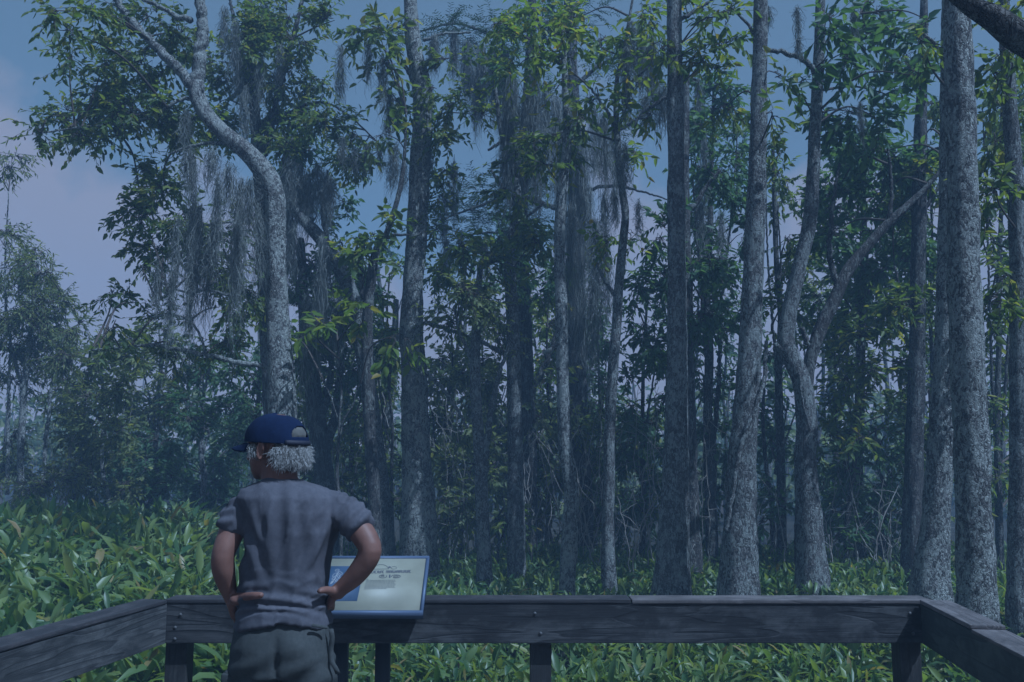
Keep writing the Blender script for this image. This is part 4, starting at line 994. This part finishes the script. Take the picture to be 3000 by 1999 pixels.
make_tree('edge_tree', 'rough grey trunk rising from dark roots to the right of the thickest trunk', [(2988, 1790, 74), (2986, 1600, 60), (2986, 1300, 54), (2986, 1000, 51), (2982, 700, 49), (2968, 450, 45), (2952, 220, 38), (2940, 0, 30), (2935, -200, 18)], 9, BARK_GREY,
    [[(2975, 560, 14), (2930, 500, 11), (2900, 470, 7)], [(2985, 900, 14), (2930, 860, 10), (2890, 870, 7)]], [(2900, 200, 40, 45), (2940, 140, 40, 40), (2900, 420, 40, 50), (2955, 340, 35, 50), (2920, 560, 40, 50), (2900, 680, 35, 40), (2890, 880, 30, 35), (2930, 60, 50, 35), (2960, 800, 35, 50)], L_MID, .13)
make_tree('overhanging_tree', 'dark thick limb arching in overhead from a tree outside the right-hand rail', [(3420, 2500, 260), (3400, 1600, 200), (3360, 900, 175), (3260, 400, 150), (3130, 215, 112), (3040, 140, 96), (2965, 92, 86), (2905, 52, 75), (2845, 20, 58), (2790, -12, 34), (2720, -80, 20)], 5.0, BARK_DARK,
    [[(3300, 520, 90), (3330, 250, 70), (3300, -100, 50), (3250, -500, 30)]], [(3400, 0, 120, 70), (3150, -600, 120, 80, -.6)], L_MID, .14, .6)

# ------------------------------------------------------------------ hanging moss
moss_on('grey spanish moss hanging under the bend of the pale leaning tree', [(556, 430, 44, 150), (570, 470, 22, 260), (622, 436, 50, 130), (640, 520, 30, 330), (672, 480, 46, 170), (705, 520, 34, 420), (735, 520, 44, 200), (700, 640, 48, 300), (760, 600, 26, 260), (628, 640, 36, 160), (585, 600, 26, 330)], 10.3, .6, dens=.9)
moss_on('long thin moss strands hanging below the lowest leaves of the leaning tree', [(462, 760, 18, 180), (505, 800, 20, 210), (560, 800, 22, 240), (565, 620, 30, 260), (520, 640, 26, 230), (610, 720, 26, 240), (545, 320, 34, 130)], 10.5, dens=.9)
moss_on('dark moss tangle in the crook behind the bent trunk', [(850, 470, 50, 160), (880, 480, 50, 190), (905, 500, 40, 220), (850, 560, 40, 280), (930, 480, 40, 150), (955, 500, 40, 180), (970, 520, 34, 150), (860, 650, 30, 200)], 13.0, dens=1.4)
moss_on('moss tufts along the thin branch between the leaning and the straight tree', [(1005, 400, 24, 90), (1040, 430, 20, 90), (1075, 420, 20, 100), (1115, 425, 20, 90), (1145, 455, 24, 110), (1185, 480, 26, 90), (1160, 420, 22, 130), (1120, 160, 26, 170), (1140, 260, 26, 200), (1080, 120, 26, 140)], 12.6)
moss_on('moss hanging from the left side of the broken leaning trunk', [(945, 690, 30, 300), (960, 760, 36, 220), (940, 800, 40, 280), (990, 860, 34, 200), (900, 860, 40, 320)], 12.8, dens=1.2)
moss_on('moss hanging on the twigs between straight tree and cypress', [(1260, 430, 22, 100), (1300, 560, 26, 180), (1330, 470, 24, 200), (1310, 700, 26, 120), (1350, 680, 26, 110), (1420, 720, 30, 120), (1275, 100, 28, 130)], 12.9)
moss_on('dark moss curtain under the upper left cypress branch', [(1330, 90, 30, 160), (1370, 120, 40, 190), (1410, 130, 44, 210), (1450, 140, 40, 230), (1400, 200, 44, 200), (1480, 140, 40, 230), (1270, 110, 26, 110)], 15.5, .5, .009, dens=1.9)
moss_on('heavy grey moss curtain on the left of the cypress trunk', [(1490, 190, 40, 380), (1510, 230, 36, 420), (1545, 250, 40, 360), (1480, 330, 34, 300), (1570, 210, 40, 340), (1600, 240, 46, 330), (1630, 280, 44, 300), (1520, 480, 30, 260), (1570, 420, 36, 260)], 12.8, .5, .0065, dens=1.1)
moss_on('heavy grey moss curtain draped over the cypress trunk itself', [(1660, 260, 50, 420), (1690, 330, 50, 380), (1640, 460, 44, 360), (1710, 420, 44, 300), (1670, 600, 44, 330), (1720, 560, 44, 280), (1700, 760, 44, 320), (1740, 300, 40, 260), (1650, 820, 30, 300)], 14.5, .5, .0065, dens=1.1)
moss_on('moss strands hanging right of the cypress trunk', [(1770, 330, 36, 280), (1800, 380, 30, 260), (1745, 640, 34, 300), (1775, 700, 34, 260), (1735, 820, 40, 300), (1800, 560, 24, 120), (1770, 560, 28, 240)], 13.2, .5, .007, dens=1.2)
moss_on('moss strands hanging left of the straight flared trunk', [(1850, 60, 30, 200), (1880, 80, 34, 240), (1910, 110, 34, 260), (1890, 280, 36, 120), (1930, 270, 34, 130), (1950, 250, 30, 120), (1835, 130, 26, 260), (1870, 590, 20, 110), (1830, 420, 26, 170)], 11.5)
moss_on('short moss tufts hanging from the highest twigs right of the flared trunk', [(2335, 20, 16, 120), (2338, 110, 14, 70), (2500, 20, 20, 110), (2250, 20, 24, 70), (2520, 300, 16, 120)], 10.6)
moss_on('moss strands in the leaves left of the pitted trunk', [(2045, 230, 26, 200), (2060, 380, 30, 260), (2050, 520, 30, 260), (2110, 620, 30, 220)], 13.6)
moss_on('pale moss strands in the crown above the bent trunk', [(690, 60, 34, 190), (705, 140, 34, 200), (660, 20, 30, 160), (720, 250, 30, 200), (765, 160, 26, 180), (820, 130, 34, 160), (1000, 130, 26, 200)], 12.8)

# ================================================================== BACKGROUND TREES, SHRUBS, MARSH PLANTS
def wob(n, x0, y0, x1, y1, w0, w1, amp, rng):
    t = np.linspace(0, 1, n); o = np.cumsum(rng.normal(0, amp, n)); o -= o[0]
    return [(x0 + (x1 - x0) * a + b, y0 + (y1 - y0) * a, w0 + (w1 - w0) * a) for a, b in zip(t, o)]

def fill(regions, rng, size, jitter=.35):
    """scatter clusters over (x0, y0, x1, y1) regions"""
    out = []
    for x0, y0, x1, y1 in regions:
        nx = max(1, int((x1 - x0) / size / 1.15)); ny = max(1, int((y1 - y0) / size / 1.1))
        for i in range(nx):
            for j in range(ny):
                out.append((x0 + (i + .5 + rng.uniform(-jitter, jitter)) * (x1 - x0) / nx, y0 + (j + .5 + rng.uniform(-jitter, jitter)) * (y1 - y0) / ny, size * rng.uniform(.55, .9), size * rng.uniform(.4, .75)))
    return out

r5 = np.random.default_rng(55)
WOODG = 'smaller trees of the wood behind'
# the willow-like tree at the left
make_tree('willow', 'loose pale-green willowy tree rising beyond the marsh at the open sky', [(60, 1480, 20), (64, 1250, 18), (80, 1050, 15), (100, 880, 11), (112, 760, 6)], 17, BARK_PALE,
    [[(70, 1150, 12), (30, 1000, 9), (15, 820, 6), (25, 560, 3)], [(85, 1020, 10), (150, 930, 8), (200, 850, 4)], [(120, 1490, 13), (138, 1250, 11), (160, 1080, 8), (190, 980, 4)], [(20, 1450, 12), (25, 1200, 9), (30, 1000, 5)]],
    [(35, 455, 22, 20), (15, 480, 25, 25), (15, 690, 25, 45), (70, 745, 28, 30), (110, 735, 25, 18), (60, 790, 45, 35), (120, 800, 45, 35), (160, 830, 35, 30), (30, 850, 60, 45), (110, 880, 70, 45), (180, 890, 45, 35), (50, 940, 80, 50), (150, 960, 75, 45), (220, 960, 45, 35), (40, 1030, 80, 50), (140, 1040, 80, 40), (210, 1050, 50, 40), (30, 1110, 55, 40), (40, 1380, 60, 50), (110, 1420, 60, 40), (30, 1280, 35, 40), (170, 1410, 45, 30)], L_OLIVE, .11, .6, asp=.26, droop=.5, twr=.006)
# shrub bank on the left
bank = [('young_tree', 'young tree with one pale straight stem in the left thicket', (320, 1470), (316, 960), 14, [(250, 980, 400, 1440)], L_OLIVE),
        ('thicket_tree', 'bushy olive tree in the thicket between pale stem and willow', (215, 1470), (230, 1020), 12, [(150, 1080, 290, 1440)], L_OLIVE),
        ('thicket_tree', 'leafy tree of the thicket under the long low branch', (455, 1470), (470, 960), 16, [(360, 960, 540, 1260)], L_OLIVE),
        ('thicket_tree', 'dark leafy tree of the thicket left of the cap brim', (590, 1480), (600, 1000), 18, [(500, 1040, 700, 1300)], L_DARK),
        ('thicket_shrub', 'low dark shrub along the marsh edge in front of the thicket', (420, 1490), (430, 1300), 10, [(300, 1260, 520, 1470)], L_DARK),
        ('thicket_shrub', 'low dark shrub at the person\'s left shoulder', (600, 1540), (610, 1330), 10, [(490, 1290, 720, 1530)], L_DARK),
        ('thicket_tree', 'dark tree filling the gap behind the bent trunk', (740, 1500), (740, 960), 18, [(660, 980, 810, 1330)], L_DARK)]
for k, (nm, lb, b, t, w, reg, lm) in enumerate(bank):
    d = 17.5 + (k % 3) * .9
    make_tree(nm, lb, wob(7, *b, *t, w, w * .35, 6, r5), d, BARK_PALE if k == 0 else BARK_GREY, [wob(5, b[0] + 4, b[1] - 150, t[0] + r5.uniform(-70, 70), t[1] + 60, w * .5, 3, 8, r5) for _ in range(2)],
              fill(reg, r5, 62), lm, .13, 1.0, group=WOODG, cat='shrub' if 'shrub' in nm else 'tree', jit=1.2, twr=.006)
mids = [('understory_shrub', 'yellow-green shrub between the forked sapling and straight tree', (1150, 1580), (1150, 800), 12, [(1090, 760, 1200, 1000)], L_BRIGHT, 14.5, .7),
        ('understory_tree', 'dark leafy tree between the shaggy trunk and straight tree', (1030, 1580), (1040, 900), 16, [(880, 960, 1180, 1500)], L_MID, 16, .8),
        ('understory_tree', 'broad-leaved bough with bright leaves in front of the broken leaning tree', (1000, 1500), (1000, 1000), 12, [(820, 900, 1190, 1020)], L_BRIGHT, 12.0, .45),
        ('understory_tree', 'thin olive tree right behind the straight trunk beside the sign', (1300, 1600), (1310, 980), 14, [(1250, 1000, 1390, 1420)], L_OLIVE, 16.5, 1.0),
        ('understory_tree', 'thin olive tree between the two slim grey stems', (1460, 1600), (1440, 1000), 12, [(1400, 860, 1500, 1400)], L_OLIVE, 17, 1.0),
        ('understory_tree', 'bright leafy young tree glimpsed between the mossy trunk and pale stem', (1600, 1600), (1600, 830), 12, [(1560, 840, 1640, 1420)], L_BRIGHT, 16.5, 1.0),
        ('understory_tree', 'leafy dark tree between cypress and crooked stem', (1745, 1600), (1740, 900), 14, [(1710, 900, 1790, 1500)], L_DARK, 17.5, .9),
        ('understory_tree', 'dense dark tree left of the flared trunk', (1880, 1620), (1890, 850), 18, [(1810, 860, 1970, 1560)], L_DARK, 15.5, .75),
        ('understory_tree', 'dense green crown between the flared and pitted trunks', (2085, 1620), (2090, 260), 34, [(2000, 220, 2190, 1000)], L_DARK, 14.5, .9),
        ('understory_tree', 'shadowy lower growth between the flared and pitted trunks', (2095, 1640), (2100, 980), 20, [(2030, 1000, 2140, 1560)], L_DARK, 15.5, .9),
        ('understory_tree', 'dense green crown left of the curved trunk', (2290, 1630), (2270, 420), 30, [(2240, 430, 2340, 1000)], L_MID, 14.5, .65),
        ('understory_tree', 'dense dark crown right of the curved trunk', (2520, 1640), (2520, 420), 34, [(2390, 420, 2680, 960)], L_DARK, 15.0, .85),
        ('understory_tree', 'bright green young tree among dark trunks right of the knee of the curved trunk', (2480, 1640), (2500, 960), 18, [(2420, 940, 2680, 1300)], L_MID, 13.6, .8),
        ('understory_tree', 'dark shrubby growth at the foot of the pole-like trunk', (2600, 1660), (2590, 1250), 18, [(2400, 1240, 2690, 1600)], L_DARK, 14.6, .9),
        ('understory_tree', 'leafy growth between pitted trunk and curved trunk foot', (2270, 1640), (2260, 1050), 18, [(2220, 1020, 2340, 1560)], L_DARK, 15, .9),
        ('understory_tree', 'leafy growth seen right of the thickest trunk', (2930, 1640), (2930, 200), 22, [(2870, 120, 3060, 1500)], L_MID, 13.5, .6),
        ('understory_tree', 'leafy growth between the pole-like trunk and bright-footed tree', (2722, 1600), (2720, 600), 18, [(2690, 500, 2780, 1500)], L_MID, 14.5, .45)]
mids += [('understory_shrub', 'olive shrub with light leaves in the gap behind the thin forked stem', (1350, 1600), (1360, 1250), 10, [(1270, 1250, 1500, 1560)], L_OLIVE, 15.2, .9),
        ('understory_shrub', 'bright shrub in the sunny gap behind the slim lichen trunk', (1460, 1600), (1460, 1400), 8, [(1420, 1430, 1500, 1540)], L_BRIGHT, 14.2, .8),
        ('understory_shrub', 'olive shrub with light leaves behind the smooth pale stem', (1620, 1600), (1620, 1250), 10, [(1540, 1180, 1720, 1560)], L_OLIVE, 16.8, .9),
        ('understory_shrub', 'low green shrub behind the crooked stem', (1790, 1600), (1800, 1300), 10, [(1720, 1180, 1920, 1560)], L_MID, 16.2, .9)]
for nm, lb, b, t, w, reg, lm, d, dens in mids:
    make_tree(nm, lb, wob(8, *b, *t, w, w * .35, 7, r5), d, BARK_DARK, [wob(5, b[0], b[1] - 250, t[0] + r5.uniform(-80, 80), t[1] + 120, w * .5, 3, 8, r5) for _ in range(2)],
              fill(reg, r5, 60), lm, .17 if 'broad-leaved' in lb else .13, dens, group=WOODG, jit=1.3, twr=.005)
NB = [(830, 'the bent tree'), (1090, 'the mossy leaning tree'), (1220, 'the straight tree'), (1410, 'the thin forked stem'), (1510, 'the slim lichen trunk'), (1660, 'the pale stem'), (1785, 'the crooked stem'),
      (1978, 'the flared trunk'), (2175, 'the pitted trunk'), (2360, 'the curved trunk'), (2680, 'the pole-like trunk'), (2850, 'the thickest trunk'), (2986, 'the dark-rooted trunk')]
def between(x):
    for (a, na), (b, nb) in zip(NB[:-1], NB[1:]):
        if a <= x < b: return 'between ' + na + ' and ' + nb
    return 'beyond ' + NB[-1][1]
# bare slender trunks deep in the wood
for k in range(18):
    x = r5.uniform(880, 2960); d = r5.uniform(16, 27)
    yb = 1325 + 1.9 * F / d
    w = r5.uniform(.10, .24) / d * F
    top = r5.uniform(600, 1000)
    c = fill([(x - 45, top - 60, x + 45, top + 160)], r5, 50)
    make_tree('slim_trunk', 'slim dark trunk set back ' + between(x), wob(8, x, yb, x + r5.uniform(-70, 70), top, w, w * .45, 6, r5), d, BARK_DARK if k % 3 else BARK_GREY,
              [wob(5, x, yb - 400, x + r5.uniform(-110, 110), top + 80, w * .45, 3, 7, r5)], c, L_OLIVE if k % 2 else L_DARK, .14, .4, group='slim trunks deep in the wood', twr=.006)
# bare bleached brush
def brush(label, px, py, h, d, n, rng):
    g = Geo(); b = P(px, py, d); b[2] = GROUND
    for i in range(n):
        a = b + np.array((rng.normal(0, .45), rng.normal(0, .4), 0)); hh = W(h, d) * rng.uniform(.5, 1.1) + (P(px, py, d)[2] - GROUND)
        e = a + np.array((rng.normal(0, .6), rng.normal(0, .5), hh)); m_ = (a + e) / 2 + rng.normal(0, .2, 3)
        C = catmull(np.vstack([a, m_, e]), .12); C[1:-1] += rng.normal(0, .015, (len(C) - 2, 3))
        tube(g, C, np.linspace(rng.uniform(.007, .014), .003, len(C)), 4, 0, False)
        k = rng.integers(4, 9); idx = rng.integers(len(C) // 3, len(C), k)
        s = C[idx]; q = s + rng.normal(0, .2, (k, 3)) + np.array((0, 0, .18)); twigs3(g, s, (s + q) / 2 + rng.normal(0, .03, (k, 3)), q, .005, .002)
    o = g.build('bare_shrub', TWIG_PALE, None, False, b); o.location = b
    tag(o, label, 'shrub', 'bare brush among the trunks')
for k, (px, py, h, d) in enumerate([(1290, 1560, 420, 15), (1350, 1580, 380, 16), (1460, 1560, 420, 16.5), (1560, 1560, 380, 15), (1620, 1570, 350, 16), (1740, 1570, 330, 14.5), (1830, 1580, 420, 14), (1900, 1580, 380, 13.5), (2070, 1580, 420, 14.5), (2270, 1590, 300, 14), (1030, 1540, 350, 15), (2440, 1600, 300, 14), (2560, 1610, 260, 13.5), (1100, 1180, 300, 16), (250, 1440, 380, 18), (90, 1460, 420, 18), (2640, 1600, 300, 14), (1690, 1560, 360, 15.5)]):
    brush('bare bleached twigs in shade ' + between(px) if 800 < px else ('bare pale twigs at the marsh edge before the willow' if px < 200 else 'bare pale twigs at the marsh edge beside the pale straight stem'), px, py, h, d, 9, r5)

# far wood closing the view
g, gt = Geo(), Geo()
for k in range(330):
    az = r5.uniform(-.85, .85); dist = r5.uniform(30, 62); x = dist * math.tan(az) if abs(az) < .8 else dist * az * 1.3
    left = x / dist < -.2
    h = r5.uniform(2.0, 5.0) + (dist - 30) * .09
    c = np.array((x, dist, GROUND + h * .5)); n = 22
    spray_cluster(g, Geo(), c, np.array((r5.uniform(1.2, 2.4), 1.4, h * .55)), r5, n, .42, 6, .5, .3, .6, twr=.012)
    a = np.array((x, dist, GROUND)); e = a + np.array((r5.normal(0, .4), 0, h * 1.1))
    twigs3(gt, a[None], ((a + e) / 2 + r5.normal(0, .15, 3))[None], e[None], .09, .03)
tag(g.build('far_wood', L_OLIVE, None), 'distant olive-green wood closing the view between the trunks', 'wood', kind='stuff')
tag(gt.build('far_wood_stems', TWIG, None), 'distant stems and twigs of the far wood', 'wood', kind='stuff')

# ---------------------------------------------------------------- marsh plants
def marsh(name, label, pos, hgt, rng, per=6, leaf=.26, asp=.24):
    n = len(pos); g = Geo()
    base = np.repeat(pos, per, 0); H_ = np.repeat(hgt, per); m = n * per
    az = rng.uniform(0, 2 * math.pi, m); out = np.stack([np.cos(az), np.sin(az), np.zeros(m)], -1)
    ht = H_ * rng.uniform(.55, 1.08, m); sp_ = rng.uniform(.03, .16, m) * (.5 + H_)
    p = base + out * sp_[:, None] * .6; p[:, 2] += ht * .72
    ll = leaf * rng.uniform(.65, 1.35, m); ww = ll * asp * rng.uniform(.75, 1.3, m)
    tilt = rng.uniform(.15, 1.15, m)                      # from upright
    a = unit(out * np.sin(tilt)[:, None] + np.array((0, 0, 1.)) * np.cos(tilt)[:, None])
    s = unit(np.cross(a, np.array((0, 0, 1.)) + rng.normal(0, .25, (m, 3)))); nrm = np.cross(s, a)
    tw = rng.normal(0, .5, m)[:, None]; s, nrm = s * np.cos(tw) + nrm * np.sin(tw), nrm * np.cos(tw) - s * np.sin(tw)
    curl = rng.uniform(.1, .75, m)[:, None]
    T = (0, .3, .66, 1.0); WD = (.10, .46, .44, .02); V = []
    for t, w in zip(T, WD):
        c = p + a * (ll * t)[:, None] - (nrm * .35 + np.array((0, 0, .65))) * (ll[:, None] * curl * t * t)
        e = s * (ww * w)[:, None]; f = nrm * (ww * w * .45)[:, None]
        V += [c - e + f, c, c + e + f]
    V = np.stack(V, 1); q = []
    for k in range(3):
        q += [(3 * k, 3 * k + 1, 3 * k + 4, 3 * k + 3), (3 * k + 1, 3 * k + 2, 3 * k + 5, 3 * k + 4)]
    g.add(V.reshape(-1, 3), (np.arange(m)[:, None, None] * 12 + np.array(q)[None]).reshape(-1, 4))
    o = g.build(name, L_MARSH, None); tag(o, label, 'plants', kind='stuff')
    gs = Geo(); k3 = slice(None, None, 16); b0 = (base + out * .01)[k3]; twigs3(gs, b0, (b0 + p[k3]) / 2 + out[k3] * .01, p[k3], .005, .0035)
    return o, gs

def scatter(n, y0, y1, rng, xm=1.0, lo=-1, hi=1):
    y = np.sqrt(rng.uniform(y0 * y0, y1 * y1, n)); hw = y * .60 + xm
    x = rng.uniform(lo, hi, n) * hw
    return np.stack([x, y, np.full(n, GROUND - .02)], -1)
def sm(a, b, x): t = np.clip((x - a) / (b - a), 0, 1); return t * t * (3 - 2 * t)
pos = scatter(9800, 4.3, 16.5, r5)
ratio = pos[:, 0] / pos[:, 1]                         # tan of bearing
h = .62 + .22 * np.array([noise.noise(Vector((p[0] * .8, p[1] * .8, 0))) for p in pos]) + .14 * sm(6, 9, pos[:, 1])
keep = ~((ratio < -.33) & (pos[:, 1] > 8.0))
o1, s1 = marsh('marsh_plants', 'low bed of lance-leaved marsh plants around the tree feet and under the railing', pos[keep], h[keep], r5, 7, .19, .21)
pos2 = scatter(3900, 7.0, 14.5, r5, .8, -1.25, -.28)
pos2[:, 0] = np.minimum(pos2[:, 0], -.30 * pos2[:, 1])
h2 = .75 + .95 * sm(7.0, 12.5, pos2[:, 1]) * sm(-.26, -.36, pos2[:, 0] / pos2[:, 1]) + r5.normal(0, .08, len(pos2))
o2, s2 = marsh('tall_marsh_plants', 'tall stand of broad upright marsh leaves on the left before the thicket', pos2, h2, r5, 7, .31, .21)
gs = Geo()
for s_ in (s1, s2): gs.add(np.concatenate(s_.V), np.concatenate(s_.Q))
STEM = flat('stem_green', (.07, .11, .035), .6)
tag(gs.build('marsh_stems', STEM, None), 'thin green stems of the marsh plants', 'plants', kind='stuff')

# ================================================================== added blue haze volume, lifts and tints the shadows
g = Geo(); box(g, (-76, -12, GROUND - 1.2), (76, 70, 15.5))
hz = bpy.data.materials.new('added_haze'); hz.use_nodes = True; nt = hz.node_tree; nt.nodes.clear()
pv = nt.nodes.new('ShaderNodeVolumePrincipled'); pv.inputs['Density'].default_value = 0.0074; pv.inputs['Color'].default_value = (.50, .70, 1.0, 1); pv.inputs['Anisotropy'].default_value = 0.0
ho = nt.nodes.new('ShaderNodeOutputMaterial'); nt.links.new(pv.outputs[0], ho.inputs['Volume'])
tag(g.build('haze', hz, None), 'thin bluish haze added to lift and tint the shadows', 'haze', kind='stuff')
